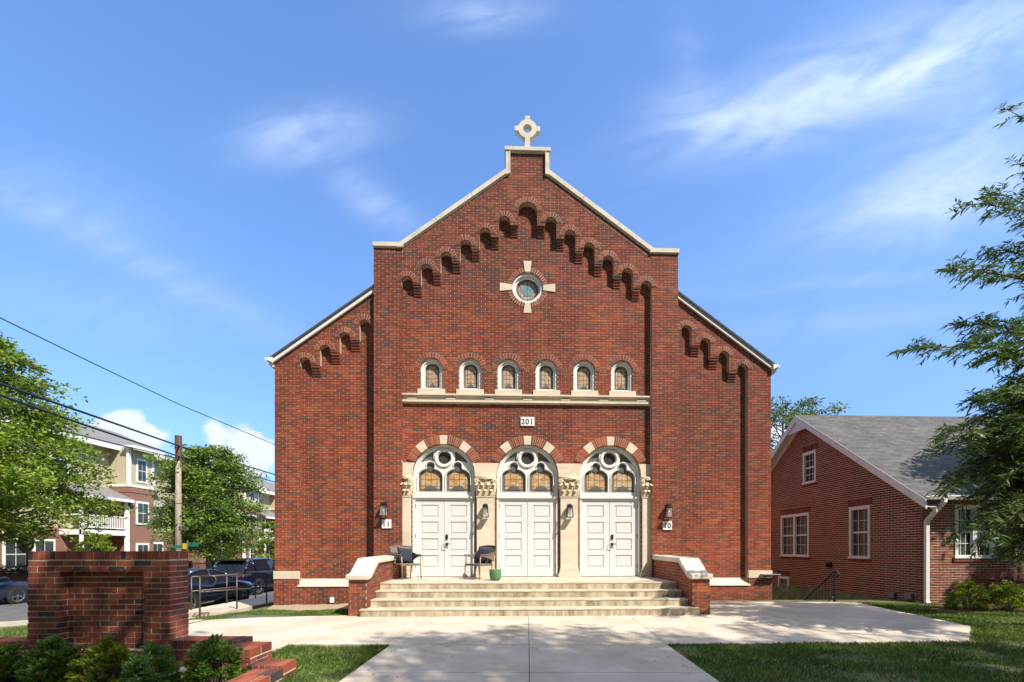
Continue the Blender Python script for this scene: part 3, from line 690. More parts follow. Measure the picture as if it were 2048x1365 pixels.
def door_arch(x):
    m = MB(); sts = []; grp = []; a0 = 22.6
    segs = [(a0, 45, 'b', 6), (45, 60, 's', 1), (60, 84, 'b', 7), (84, 96, 's', 1), (96, 120, 'b', 7), (120, 135, 's', 1), (135, 180-a0, 'b', 6)]
    for s0, s1, k, n in segs:
        if k == 'b': a = MB(); grp.append(a); ring(a, m, x, SPR, RD, 1.10, s0, s1, n, PY, proud=.03)
        else: st = MB(); sts.append(st); st.poly([arc(x, SPR, RD-.004, s0+.25, s1-.25, 4) + list(reversed(arc(x, SPR, 1.105, s0+.25, s1-.25, 4)))], PY-.034, PY+.2)
    # soffit of the arch: bricks seen from below
    gi = 0
    for s0, s1, k, n in segs:
        if k != 'b': continue
        mb = grp[gi]; gi += 1
        nn = n if k == 'b' else 1
        for j in range(nn):
            t0, t1 = s0 + (s1-s0)*j/nn, s0 + (s1-s0)*(j+1)/nn
            mb.poly([arc(x, SPR, RD-.003, t0+.3, t1-.3, 2) + list(reversed(arc(x, SPR, RD+.03, t0+.3, t1-.3, 2)))], PY+.062, PY+.17)
    o = m.build('door_arch', M['mortar'], church)
    for a in grp: a.build('brick_segment', M['brick'], o)
    for st in sts: st.build('arch_stone', M['stone'], o, bevel=.003)
for x in DX: door_arch(x)

def leaf_surface(mb, base, out_dir, side, h, wdt, curl, n=7):
    """acanthus leaf: rises from base, bends outward and curls over at the tip"""
    b = Vector(base); o = Vector(out_dir); sd = Vector(side)
    def fn(a, c):
        z = h*(math.sin(a*1.9)/math.sin(1.45) if a < .76 else 1.0 - (a-.76)*.75)
        z = h*min(1, a*1.28) if a < .78 else h*(1 - (a-.78)*1.5)
        y = curl*(a**2.6)*1.0 + (curl*.35 if a > .78 else 0)*(a-.78)*4
        wd = wdt*(.75 + .35*math.sin(a*math.pi))*(1 - .55*max(0, a-.6)/.4)*(1 + .16*math.sin(a*22))
        t = (c-.5)*2
        return b + Vector((0, 0, z)) + o*(y + .018*(1-t*t) - .012*abs(math.sin(c*math.pi*3))) + sd*(t*wd*.5)
    mb.grid(fn, 12, 6)
def pilaster(xc, hw, open_l, open_r):
    f = MB(); y0 = PY - .06; zc, zs = 2.90, 3.44
    f.box(xc-hw, xc+hw, y0, PY+.3, ZL+.26, zc-.03)
    # moulded base
    bl, br_ = (.06 if open_l else .0), (.06 if open_r else .0)
    for ex, za, zb in [(1, ZL+.002, ZL+.07), (.92, ZL+.07, ZL+.10), (.62, ZL+.10, ZL+.14), (.35, ZL+.14, ZL+.19), (.42, ZL+.19, ZL+.215), (.15, ZL+.215, ZL+.262)]:
        f.box(xc-hw-bl*ex, xc+hw+br_*ex, y0-.055*ex, PY+.2, za, zb)
    f.box(xc-hw-(.015 if open_l else 0), xc+hw+(.015 if open_r else 0), y0-.015, PY+.2, zc-.03, zc+.0)
    p = f.build('pilaster', M['stone'], church, bevel=.005)
    c = MB()
    # bell
    fl = lambda t: .02 + .05*t*t
    secs = []
    for t in [0, .2, .4, .6, .8, 1]:
        e = fl(t); l = e if open_l else 0; r = e if open_r else 0; z = zc + t*(zs-.07-zc)
        secs.append([(xc-hw-l, y0-e*.6, z), (xc+hw+r, y0-e*.6, z), (xc+hw+r, PY+.2, z), (xc-hw-l, PY+.2, z)])
    c.loft(secs)
    c.box(xc-hw-(.055 if open_l else 0), xc+hw+(.055 if open_r else 0), y0-.075, PY+.2, zs-.07, zs-.03)
    c.box(xc-hw-(.04 if open_l else 0), xc+hw+(.04 if open_r else 0), y0-.055, PY+.2, zs-.03, zs+.02)
    yb = y0-.012
    xs = [xc-hw*.66, xc, xc+hw*.66] if hw > .2 else [xc-hw*.45, xc+hw*.45]
    for x in xs: leaf_surface(c, (x, yb, zc+.01), (0, -1, 0), (1, 0, 0), .19, .15, .06)
    xs2 = [xc-hw*.98, xc-hw*.33, xc+hw*.33, xc+hw*.98] if hw > .2 else [xc-hw*.9, xc, xc+hw*.9]
    for x in xs2:
        od = Vector(((x-xc)/hw*.45, -1, 0)).normalized(); leaf_surface(c, (x*.9+xc*.1, yb, zc+.13), od, (od.y*-1, od.x, 0), .25, .17, .085)
    for s in (-1, 1):                                             # volutes at the corners
        if (s < 0 and not open_l) or (s > 0 and not open_r): continue
        cx, cz_ = xc + s*(hw+.005), zs-.125; pts = []
        for k in range(26):
            t = k/25; r = .06*(1-t*.82); ang = t*4.4*math.pi
            pts.append((cx + s*r*math.cos(ang), y0-.075-.01*t, cz_ + r*math.sin(ang)))
        c.tube(pts, [.017*(1-.4*k/25) for k in range(26)], 6)
        c.tube([(xc+s*hw*.25, y0-.03, zs-.30), (xc+s*hw*.5, y0-.05, zs-.17), (xc+s*hw*.85, y0-.075, zs-.085), (cx, y0-.08, zs-.075)], [.012, .016, .018, .016], 6)
    fl_ = MB()
    for k in range(7):
        a_ = 2*math.pi*k/7; c.lathe([(0, -.02), (.02, -.015), (.022, 0), (.012, .012), (0, .014)], (xc+.03*math.cos(a_), y0-.10, zs-.045+.03*math.sin(a_)), 8, 'y')
    c.build('capital', M['stone_cut'], p, smooth=True)
pilaster(-3.363, .113, False, True); pilaster(-1.1735, .247, True, True); pilaster(1.1735, .247, True, True); pilaster(3.363, .113, True, False)

def glass_light(x, s):                                            # one of the two lights, with its small foil on top
    z0, hw = 3.055, .335; cx = x + s*.39
    sh = 3.47
    pts = [(cx-hw, z0), (cx+hw, z0)]
    pts += [(cx + hw - .30*(1-math.cos(R(a))), sh + .22*math.sin(R(a))) for a in (0, 20, 40, 60, 78)]
    pts += [(cx + .135, 3.70)] + arc(cx - s*.01, 3.765, .115, -25, 205, 10) + [(cx - .135, 3.70)]
    pts += [(cx - hw + .30*(1-math.cos(R(a))), sh + .22*math.sin(R(a))) for a in (78, 60, 40, 20, 0)]
    return pts, cx, z0, hw
def fanlight(x):
    o = MB(); YF = PY + .115
    outer = [(x-RD+.012, 2.99), (x+RD-.012, 2.99)] + arc(x, SPR, RD-.012, 0, 180, 28)
    lights = [glass_light(x, s) for s in (-1, 1)]
    oc = arc(x, 4.005, .178, 0, 360, 28)[:-1]
    spand = []
    for s in (-1, 1):
        q = [(x + s*math.cos(R(a))*(RD-.115), SPR + math.sin(R(a))*(RD-.115)) for a in (28, 36, 44, 52, 60, 66)]
        q += [(x + s*(.275 + .03*math.cos(R(t))), 4.005 + .15*t/60) for t in (60, 0, -50)] + [(x + s*.40, 3.93), (x + s*.56, 3.90)]
        spand.append(q if s > 0 else q)
    tri = [(x-.05, 3.77), (x+.05, 3.77), (x, 3.70)]
    o.poly([outer] + [l[0] for l in lights] + [oc] + spand + [tri], YF, YF + .10)
    # raised mouldings
    o.poly([outer, [(x-RD+.085, 3.03), (x+RD-.085, 3.03)] + arc(x, SPR, RD-.085, 0, 180, 28)], YF-.045, YF-.002)
    o.poly([arc(x, 4.005, .262, 0, 360, 32)[:-1], arc(x, 4.005, .205, 0, 360, 32)[:-1]], YF-.04, YF-.003)
    for l, cx, z0, hw in lights:
        big = [(cx + (px_-cx)*1.085, z0 + (pz_-z0)*1.055 - .012) for px_, pz_ in l]
        sml = [(cx + (px_-cx)*1.03, z0 + (pz_-z0)*1.02 - .004) for px_, pz_ in l]
        o.poly([big, sml], YF-.03, YF-.004)
    f = o.build('fanlight', M['white'], church, recalc=True)
    gb = MB()
    for l, cx, z0, hw in lights: gb.poly([[(cx + (a-cx)*1.02, z0 + (b-z0)*1.01) for a, b in l]], YF+.055, YF+.07)
    for q in spand + [tri]: gb.poly([q], YF+.05, YF+.06)
    gb.build('leaded_border', M['lead'], f)
    MB().poly([arc(x, 4.005, .185, 0, 360, 28)[:-1]], YF+.05, YF+.06).build('round_pane', M['darkglass'], f)
    for l, cx, z0, hw in lights:
        w_ = hw-.075
        q = [(cx-w_, z0+.075), (cx+w_, z0+.075), (cx+w_, 3.45)] + [(cx + w_*math.cos(R(a)), 3.45 + .17*math.sin(R(a))) for a in (20, 40, 60)] + [(cx+.10, 3.61), (cx, 3.56), (cx-.10, 3.61)] + [(cx + w_*math.cos(R(a)), 3.45 + .17*math.sin(R(a))) for a in (120, 140, 160)] + [(cx-w_, 3.45)]
        MB().poly([q], YF+.045, YF+.054).build('stained_glass', M['amber'], f)
        q = [(cx-.20, z0+.05), (cx+.20, z0+.05), (cx+.17, z0+.09), (cx+.12, z0+.14), (cx+.06, z0+.165), (cx+.015, z0+.17), (cx, z0+.205), (cx-.015, z0+.17), (cx-.06, z0+.165), (cx-.12, z0+.14), (cx-.17, z0+.09)]
        MB().poly([q], YF+.038, YF+.044).build('leaf_pane', M['leafpane'], f)
        MB().poly([arc(cx, 3.70, .085, 0, 360, 14)[:-1]], YF+.038, YF+.044).build('leaf_pane', M['leafpane'], f)
    t = MB(); t.box(x-RD+.004, x+RD-.004, YF-.05, YF+.12, 2.925, 2.989); t.box(x-RD+.004, x+RD-.004, YF-.075, YF+.12, 2.86, 2.924); t.box(x-RD+.004, x+RD-.004, YF-.03, YF+.12, 2.805, 2.859)
    t.build('transom', M['white'], church, bevel=.005)
for x in DX: fanlight(x)
def double_door(x, hardware):
    YD = PY + .105; z0, z1 = ZL + .015, 2.80
    f = MB()
    for s in (-1, 1):
        f.box(*sorted((x + s*(RD-.004), x + s*(RD-.062))), PY+.03, YD+.1, ZL+.002, 2.805)
        f.box(*sorted((x + s*(RD-.062), x + s*(RD-.085))), YD+.045, YD+.1, ZL+.002, 2.805)
    f.build('door_frame', M['white'], church, bevel=.004)
    for s in (-1, 1):
        xa, xb = sorted((x + s*.004, x + s*(RD-.066))); wd = xb-xa
        mx = .165; rows = []
        ph = .335
        holes, back = [], MB()
        for r in range(4):
            za = z0 + .265 + r*(ph+.138); holes.append([(xa+mx, za), (xb-mx, za), (xb-mx, za+ph), (xa+mx, za+ph)])
        d = MB(); d.poly([[(xa, z0), (xb, z0), (xb, z1), (xa, z1)]] + holes, YD, YD+.05)
        d.box(xa, xb, YD+.022, YD+.049, z0+.01, z1-.01)
        for h in holes:
            (ax, az), (bx, bz) = h[0], h[2]
            d.box(ax+.03, bx-.03, YD+.007, YD+.036, az+.03, bz-.03)
        leaf = d.build('door', M['door'], church, recalc=True, bevel=.003)
        for z in (ZL+.25, ZL+1.1, ZL+1.95): hg = MB(); hg.box(*sorted((x+s*(RD-.058), x+s*(RD-.078))), YD-.012, YD+.01, z, z+.11); hg.build('hinge', M['bronze'], leaf)
        if hardware and s > 0:
            h = MB(); hx = x+.075
            h.box(hx-.033, hx+.033, YD-.028, YD-.001, ZL+1.06, ZL+1.20)
            h.build('keypad_lock', M['black'], leaf, bevel=.012)
            h = MB(); h.lathe([(0, -.02), (.032, -.02), (.032, 0)], (hx, YD, ZL+.93), 16, 'y'); h.tube([(hx, YD-.02, ZL+.93), (hx, YD-.065, ZL+.93), (hx+.10, YD-.07, ZL+.93)], .011, 8)
            h.box(hx-.03, hx+.03, YD-.02, YD-.001, ZL+.885, ZL+.965); h.build('handle', M['black'], leaf)
            h = MB(); h.tube([(hx-.09, YD-.02, ZL+.93), (hx-.09, YD-.06, ZL+.93), (hx-.085, YD-.07, ZL+.865), (hx+.03, YD-.07, ZL+.855)], .008, 8); h.build('lever', M['bronze'], leaf)
double_door(DX[0], True); double_door(DX[1], False); double_door(DX[2], True)
for x in DX: th = MB(); th.box(x-RD, x+RD, PY+.02, PY+.32, ZL-.05, ZL+.012); th.build('threshold', M['gray_metal'], church)
bk = MB(); bk.box(-3.7, 3.7, PY+.38, PY+.40, .2, 4.5); bk.build('vestibule_wall', M['shadow_int'], church)

# wall lanterns
def lantern(x, z, y, h=.33):
    f = MB()
    f.box(x-.055, x+.055, y-.02, y, z-.02, z+h*.62)                               # back plate
    f.box(x-.018, x+.018, y-.10, y-.015, z+h*.55, z+h*.62)                        # arm
    wt, wb_, yc = .062, .085, y-.125
    f.box(x-wt-.012, x+wt+.012, yc-wt-.012, yc+wt+.012, z+h*.42, z+h*.47)
    f.box(x-wt+.01, x+wt-.01, yc-wt+.01, yc+wt-.01, z+h*.47, z+h*.56)
    f.box(x-wb_-.004, x+wb_+.004, yc-wb_-.004, yc+wb_+.004, z-h*.52, z-h*.485)
    for a in (-1, 1):
        for b in (-1, 1): f.tube([(x+a*wb_, yc+b*wb_, z-h*.5), (x+a*wt, yc+b*wt, z+h*.44)], .0085, 6)
    f.box(x-wt-.012, x+wt+.012, yc-wt-.012, yc+wt+.012, z+h*.30, z+h*.33)
    o = f.build('wall_lantern', M['bronze'], church)
    g = MB(); g.loft([[(x+a*wb_*.9, yc+b*wb_*.9, z-h*.48) for a, b in ((-1, -1), (1, -1), (1, 1), (-1, 1))], [(x+a*wt*.9, yc+b*wt*.9, z+h*.40) for a, b in ((-1, -1), (1, -1), (1, 1), (-1, 1))]])
    gm = M.get('clearglass')
    if not gm:
        gm, t, b = mat_new('clear_glass'); b.inputs['Roughness'].default_value = .02; b.inputs['Base Color'].default_value = (.9, .9, .88, 1)
        tr = t.nodes.new('ShaderNodeBsdfTransparent'); ms = t.nodes.new('ShaderNodeMixShader'); ms.inputs[0].default_value = .16
        t.links.new(tr.outputs[0], ms.inputs[1]); t.links.new(b.outputs[0], ms.inputs[2]); t.links.new(ms.outputs[0], t.nodes['Material Output'].inputs[0]); M['clearglass'] = gm
    g.build('lantern_glass', gm, o)
    bl = MB(); bl.lathe([(0, -.02), (.016, -.02), (.016, .03), (.03, .07), (.026, .11), (0, .125)], (x, yc, z-.10), 12); bl.build('bulb', M['lampglass'], o, smooth=True)
lantern(-3.925, 2.50, 0); lantern(3.925, 2.48, 0); lantern(-1.1735, 2.48, PY-.06); lantern(1.1735, 2.48, PY-.06)
# number plaques
M['plaque'] = mat('plaque_white', (.78, .77, .73), .5, .03, 4)
M['digit'] = mat('digit_dark', (.05, .05, .05), .5, .1, 5)
def text_mesh(name, s, size, mat_, parent, xc, y, z0, off=0, th=.006, shear=0):
    cu = bpy.data.curves.new(name, 'FONT'); cu.body = s; cu.size = size; cu.align_x = 'CENTER'; cu.extrude = th/2; cu.offset = off; cu.shear = shear; cu.space_character = 1.12
    to = bpy.data.objects.new('tmp', cu); COL.objects.link(to); bpy.context.view_layer.update()
    me = bpy.data.meshes.new_from_object(to.evaluated_get(bpy.context.evaluated_depsgraph_get())); bpy.data.objects.remove(to)
    me.transform(Matrix.Translation((xc, y, z0)) @ Matrix.Rotation(R(90), 4, 'X')); me.materials.clear(); me.materials.append(mat_)
    o = bpy.data.objects.new(name, me); COL.objects.link(o); o.parent = parent; return o
def plaque(xc, zc, wd, ht, y, s, size):
    p = MB(); p.box(xc-wd/2, xc+wd/2, y-.035, y+.004, zc-ht/2, zc+ht/2); p = p.build('number_plaque', M['plaque'], church, bevel=.003)
    text_mesh('digits', s, size, M['digit'], p, xc-.005, y-.038, zc-size*.36, .0035, .006)
plaque(.0, 5.013, .385, .245, PY, '201', .215); plaque(-3.875, 2.12, .25, .245, 0, '11', .20); plaque(3.915, 2.09, .25, .245, 0, '10', .20)
# small fittings
fl = MB(); x_, z_ = loc(666, 1200, .1); fl.box(x_-.045, x_+.045, -.02, .09, z_-.075, z_+.075); fl.build('floodlight', M['white'], church, bevel=.012)
fl = MB(); fl.box(3.52, 3.66, -.07, 0, 1.13, 1.27); fl.build('junction_box', M['gray_metal'], church, bevel=.01)
fl = MB(); fl.box(6.62, 7.12, -.10, .08, .70, .72); fl.box(6.72, 6.86, -.06, .09, .62, .70); fl.build('corner_bracket', M['gray_metal'], church, bevel=.004)

# ------------------------------------------------------------------ front stairs
stairs = empty('front_stairs', to_world(0, 0, 0), TH, 'four weathered concrete steps between brick cheek walls in front of the church doors', 'stairs')
YS = [-2.80, -2.45, -2.10, -1.76]; RH = .16
def step_obj(k):
    hw = 3.64 if k == 0 else 3.53; y0 = YS[k]; z0, z1 = RH*k, RH*(k+1); y1 = YS[k+1] + .12 if k < 3 else .45
    t = MB(); t.box(-hw, hw, y0, y1, z1-.035, z1) if k < 3 else t.box(-3.53, 3.53, y0, -.001, z1-.035, z1)
    if k == 3: t.box(-3.475, 3.475, -.001, .26, z1-.035, z1)
    s = t.build('step', M['step'], stairs, bevel=.008)
    r = MB()
    cuts = [-hw+.004, -1.25, -.70, .80, 1.36, hw-.004]
    for a, b in zip(cuts[:-1], cuts[1:]): r.box(a+.002, b-.002, y0+.010, y1, z0 + (.0 if k == 0 else -.02), z1-.034)
    r.build('riser', M['riser'], s)
for k in range(4): step_obj(k)
for s in (-1, 1):
    xo, xi = 3.92, 3.535; b, m = MB(), MB()
    prof = [(-2.66, -.15), (-.02, -.15), (-.02, 1.13), (-1.95, 1.10), (-2.47, .80), (-2.66, .77)]
    # faces: front (x-z plane), inner and outer sides (y-z plane)
    x0, x1 = sorted((s*xo, s*xi))
    core = MB(); core.loft([[(x, y+.0, z) for y, z in [(-2.645, -.15), (-.02, -.15), (-.02, 1.13), (-1.95, 1.10), (-2.47, .80), (-2.645, .77)]] for x in (x0+.013, x1-.013)])
    core_o = None
    lay(b, m, [[(x0, -.15), (x1, -.15), (x1, .77), (x0, .77)]], -2.66, -.1, .77)
    side = [(-2.645, -.15), (-.02, -.15), (-.02, 1.13), (-1.95, 1.10), (-2.47, .80), (-2.645, .77)]
    lay(b, m, [side], 0, -.1, 1.12, mp=lambda q, d, z: (x0 + d, q, z))
    lay(b, m, [side], 0, -.1, 1.12, mp=lambda q, d, z: (x1 - d, q, z))
    cw = b.build('cheek_wall', M['brick'], stairs); m.add(core.v, core.f)
    m.build('cheek_mortar', M['mortar'], cw)
    c = MB(); o = .045
    top = [(-2.72, .775), (-2.72, .885), (-2.46, .915), (-1.98, 1.225), (-.01, 1.26), (-.01, 1.14), (-1.945, 1.108), (-2.455, .80), (-2.6, .775)]
    c.loft([[(x, y, z) for y, z in top] for x in (x0-o, x1+o)])
    c.build('cheek_coping', M['coping'], cw, bevel=.018, recalc=True)
#==REST==
# ------------------------------------------------------------------ ground
def sm(a, b, x):
    t = max(0.0, min(1.0, (x-a)/(b-a))); return t*t*(3-2*t)
def gz(x, y):                                                     # height of the ground
    z = -.035
    l = sm(-6.6, -10.3, x) if x < -6.6 else 0
    z -= .73*l
    z += .22*sm(-22.2, -27, x)
    if x < -3 and x > -12: z -= .09*sm(8.9, 10.5, y)*sm(-3, -6, x)*(1-l)
    if 1.9 < x < 9 and y < 9: z += .018
    d = sm(12.6, 13.4, y)*sm(7.2, 7.6, x)*(1 - sm(10.15, 10.4, x))*(1-sm(26, 30, y))
    z -= 1.7*d
    return z
tm = MB()
xs = sorted(set([-400, -200, -120, -80, -60, -50, -40, 400, 200, 120, 80, 60, 50, 40, 30] + [round(-34 + .5*i, 2) for i in range(int(62/.5))]))
ys = sorted(set([-300, -150, -80, -50, -30, -20, 300, 600, 200, 150, 120, 100, 80, 70] + [round(-12 + .5*i, 2) for i in range(int(72/.5))]))
nx, ny = len(xs), len(ys)
tm.v = [(x, y, gz(x, y)) for x in xs for y in ys]
tm.f = [(i*ny+j, (i+1)*ny+j, (i+1)*ny+j+1, i*ny+j+1) for i in range(nx-1) for j in range(ny-1)]
tm.build('ground', M['grassbed'], smooth=True, label='grassy ground around the church falling away to the street', cat='ground', kind='structure')
def clip(poly, a, b, c):                                          # keep a*x+b*y<=c
    o = []
    for i in range(len(poly)):
        p, q = poly[i], poly[(i+1) % len(poly)]; fp, fq = a*p[0]+b*p[1]-c, a*q[0]+b*q[1]-c
        if fp <= 0: o.append(p)
        if fp*fq < 0:
            t = fp/(fp-fq); o.append((p[0]+t*(q[0]-p[0]), p[1]+t*(q[1]-p[1])))
    return o
def slab(mb, poly, z0, z1):
    n = len(poly); ar = sum(poly[i][0]*poly[(i+1) % n][1]-poly[(i+1) % n][0]*poly[i][1] for i in range(n))
    if ar < 0: poly = poly[::-1]
    mb.add([(x, y, z1) for x, y in poly] + [(x, y, z0) for x, y in poly], [tuple(range(n)), tuple(reversed(range(n, 2*n)))] + [(i, i+n, (i+1) % n + n, (i+1) % n) for i in range(n)])
def slabs(mb, poly, xcuts, ycuts, z0, z1, g=.005):
    xc = [-99] + xcuts + [99]; yc = [-99] + ycuts + [99]
    for i in range(len(xc)-1):
        for j in range(len(yc)-1):
            q = clip(clip(clip(clip(poly, 1, 0, xc[i+1]-g), -1, 0, -xc[i]-g), 0, 1, yc[j+1]-g), 0, -1, -yc[j]-g)
            if len(q) > 2: slab(mb, q, z0, z1)
pz = MB()
slabs(pz, [(-2.03, -8), (2.02, -8), (2.09, 6.55), (-2.06, 6.55)], [.015], [-6, -2, 2.2, 3.6, 5.07], -.12, 0)
slabs(pz, [(-2.06, 6.56), (2.09, 6.56), (2.2, 9.6), (-2.06, 9.6)], [.015], [], -.12, 0)
slabs(pz, [(2.1, 6.60), (6.87, 6.78), (8.24, 8.10), (8.80, 11.72), (3.95, 11.82), (3.95, 9.6), (2.21, 9.6)], [4.6], [9.1], -.15, 0)
slabs(pz, [(-2.07, 6.56), (-2.07, 9.5), (-3.9, 9.4), (-5.6, 9.15), (-6.5, 8.80), (-6.5, 6.0), (-4.1, 6.0), (-3.62, 6.35), (-3.62, 6.56)], [-4.4], [7.9], -.12, 0)
slabs(pz, [(-3.62, 3.0), (-3.62, 6.34), (-4.1, 5.99), (-4.35, 5.99), (-4.35, 3.0)], [], [], -.14, -.004)
pz.build('plaza', M['plaza'], label='pale concrete plaza and walkway in front of the church', cat='pavement', kind='structure')
jb = MB(); jb.box(-6.4, 3.9, 6.57, 9.5, -.02, -.012); jb.box(-2.0, 2.0, -7, 6.5, -.02, -.012); jb.box(3.9, 8.0, 8.2, 11.6, -.02, -.012); jb.build('plaza_joint_bed', M['asphalt'], label='dark joints between the plaza slabs', cat='joint', kind='structure')
# sheets that follow the ground
def sheet(name, poly_fn, dz, m, label, cat, nu=40, nv=12):
    b = MB(); b.grid(lambda a, c: (lambda p: (p[0], p[1], gz(*p)+dz))(poly_fn(a, c)), nu, nv)
    return b.build(name, m, smooth=True, label=label, cat=cat, kind='structure')
sheet('pavement', lambda a, c: (-6.48 - 6.6*a, 6.0 + 2.75*c + (.6*a*a)), .05, M['plaza'], 'concrete pavement running left from the plaza past the brick sign wall', 'pavement', 30, 8)
def kerbx(y):                                                     # near kerb of the side street; it sweeps left towards the viewer
    t = max(0, 19-y)/7.0; return -10.8 - 4.6*t**2.2
sheet('road', lambda a, c: (lambda y: (kerbx(y)*(1-c) + (-21.6)*c if kerbx(y) > -21.6 else -21.6-.01*c, y))(10.2 + 60*a**1.6), .03, M['asphalt'], 'grey asphalt side street on the left with parked cars', 'road', 60, 24)
def kerbs(name, fx, w, label):
    k = MB(); prev = None; secs = []
    for i in range(50):
        y = 10.9 + 50*(i/49)**1.5; x = fx(y); z = gz(x, y)
        secs.append([(x, y, z-.1), (x+w, y, z-.1), (x+w, y, z+.13), (x, y, z+.13)])
    k.loft(secs); k.build(name, M['kerb'], label=label, cat='kerb', kind='structure', recalc=True)
kerbs('kerb', kerbx, .16, 'concrete kerb along the near side of the side street')
kerbs('kerb', lambda y: -21.8, .16, 'concrete kerb along the far side of the side street below the townhouses')
sheet('far_pavement', lambda a, c: (-23.2 - 1.6*c, 10 + 60*a), .06, M['plaza'], 'concrete pavement on the far side of the side street', 'pavement', 60, 2)
sheet('near_pavement', lambda a, c: (-9.95 - .65*c, 11.2 + 40*a), .05, M['plaza'], 'concrete pavement between the ramp and the near kerb', 'pavement', 60, 3)
sheet('ramp_landing', lambda a, c: (-10.0 + 1.75*a, 10.6 + 1.5*c), .05, M['plaza'], 'concrete landing between the pavement and the ramp', 'pavement', 8, 8)
# gravel in front of the left wing, soil strip on the right, mulch below the shrubs
def bedsheet(name, pts, dz, m, label, cat):
    b = MB(); n = 14
    (ax, ay), (bx, by), (cx, cy), (dx, dy_) = pts
    b.grid(lambda u, v: (lambda p: (p[0], p[1], gz(*p) + dz + .012*math.sin(p[0]*9+p[1]*7) + .03*math.sin(u*math.pi)*math.sin(v*math.pi)))(((ax*(1-u)+bx*u)*(1-v) + (dx*(1-u)+cx*u)*v, (ay*(1-u)+by*u)*(1-v) + (dy_*(1-u)+cy*u)*v)), n, n)
    return b.build(name, m, smooth=True, label=label, cat=cat, kind='structure')
bedsheet('gravel_bed', [(-6.6, 10.9), (-3.95, 10.7), (-3.95, 12.2), (-7.0, 11.95)], .02, M['gravel'], 'strip of tan gravel at the foot of the left church wing', 'gravel')
bedsheet('soil_strip', [(3.95, 11.83), (7.2, 11.75), (7.2, 12.4), (3.95, 12.3)], -.03, M['mulch'], 'dark soil strip at the foot of the right church wing', 'soil')
bedsheet('mulch_bed', [(-7.5, 3.2), (-3.2, 3.2), (-3.2, 5.2), (-7.5, 5.2)], .03, M['mulch'], 'brown mulch bed under the front shrubs', 'mulch')
bedsheet('mulch_bed', [(9.2, 9.9), (15, 9.2), (15, 11.3), (10.4, 11.6)], .02, M['mulch'], 'brown mulch bed along the neighbouring house front', 'mulch')
# ramp walk beside the church
rp = MB(); rp.loft([[(x0, y, z-.14), (x1, y, z-.14), (x1, y, z), (x0, y, z)] for y, z, x0, x1 in ((12.15, -.34, -9.85, -8.5), (16, -.33, -9.85, -8.5), (34, -.2, -9.85, -8.5))])
rp.build('ramp_walk', M['plaza'], label='concrete ramp walkway beside the left wall of the church', cat='ramp', kind='structure', recalc=True)

# ------------------------------------------------------------------ grass
def in_poly(p, poly):
    x, y = p; c = False; n = len(poly)
    for i in range(n):
        (x1, y1), (x2, y2) = poly[i], poly[(i+1) % n]
        if (y1 > y) != (y2 > y) and x < (x2-x1)*(y-y1)/(y2-y1)+x1: c = not c
    return c
def grass(name, poly, n, h, label, mask=None):
    px_ = [p[0] for p in poly]; py_ = [p[1] for p in poly]; V = []
    cnt = 0
    while cnt < n:
        x, y = random.uniform(min(px_), max(px_)), random.uniform(min(py_), max(py_))
        if not in_poly((x, y), poly): continue
        cl = math.sin(x*3.1+1.3*math.sin(y*2.3))*math.cos(y*3.7+math.sin(x*1.9))
        if mask and random.random() > mask(x, y): cnt += 1; continue
        if cl < -.55 and random.random() < .6: cnt += 1; continue
        a = random.uniform(0, 6.283); hh = h*random.uniform(.5, 1.25)*(1+.25*cl); w_ = .0032*random.uniform(.8, 1.5)*(1+max(0, y-5)*.12)
        lx, ly = random.gauss(0, .45)*hh, random.gauss(0, .45)*hh; z = gz(x, y)
        dx, dy_ = math.cos(a)*w_, math.sin(a)*w_
        V += [(x-dx, y-dy_, z-.005), (x+dx, y+dy_, z-.005), (x+lx*.45+dx*.8, y+ly*.45+dy_*.8, z+hh*.6), (x+lx, y+ly, z+hh)]
        cnt += 1
    np_obj(name, np.array(V, np.float32), 4, M['grass'], label=label, cat='grass', kind='stuff')
grass('grass', [(-3.6, 3.4), (-2.07, 3.4), (-2.09, 6.53), (-3.6, 6.53)], 26000, .055, 'triangle of dark green lawn between the walkway and the brick sign wall')
grass('grass', [(2.06, 3.4), (12, 3.4), (12, 8.4), (8.26, 8.08), (6.89, 6.755), (2.1, 6.575)], 95000, .05, 'shaded lawn in front of the right side of the plaza')
grass('grass', [(8.25, 8.1), (12, 8.4), (16, 8.4), (16, 9.4), (10.3, 11.6), (8.82, 11.72)], 42000, .05, 'sunlit lawn between the plaza and the neighbouring house')
grass('grass', [(-3.95, 9.45), (-5.6, 9.2), (-6.6, 8.85), (-8.6, 8.9), (-7.2, 10.4), (-6.6, 10.9), (-3.95, 10.75)], 26000, .05, 'sunlit grass strip between the plaza and the gravel')
grass('grass', [(-9, 8.9), (-12.8, 9.4), (-16, 10.4), (-14.2, 12.0), (-12, 13.5), (-9.2, 11.2)], 20000, .05, 'grass verge between pavement and street kerb')

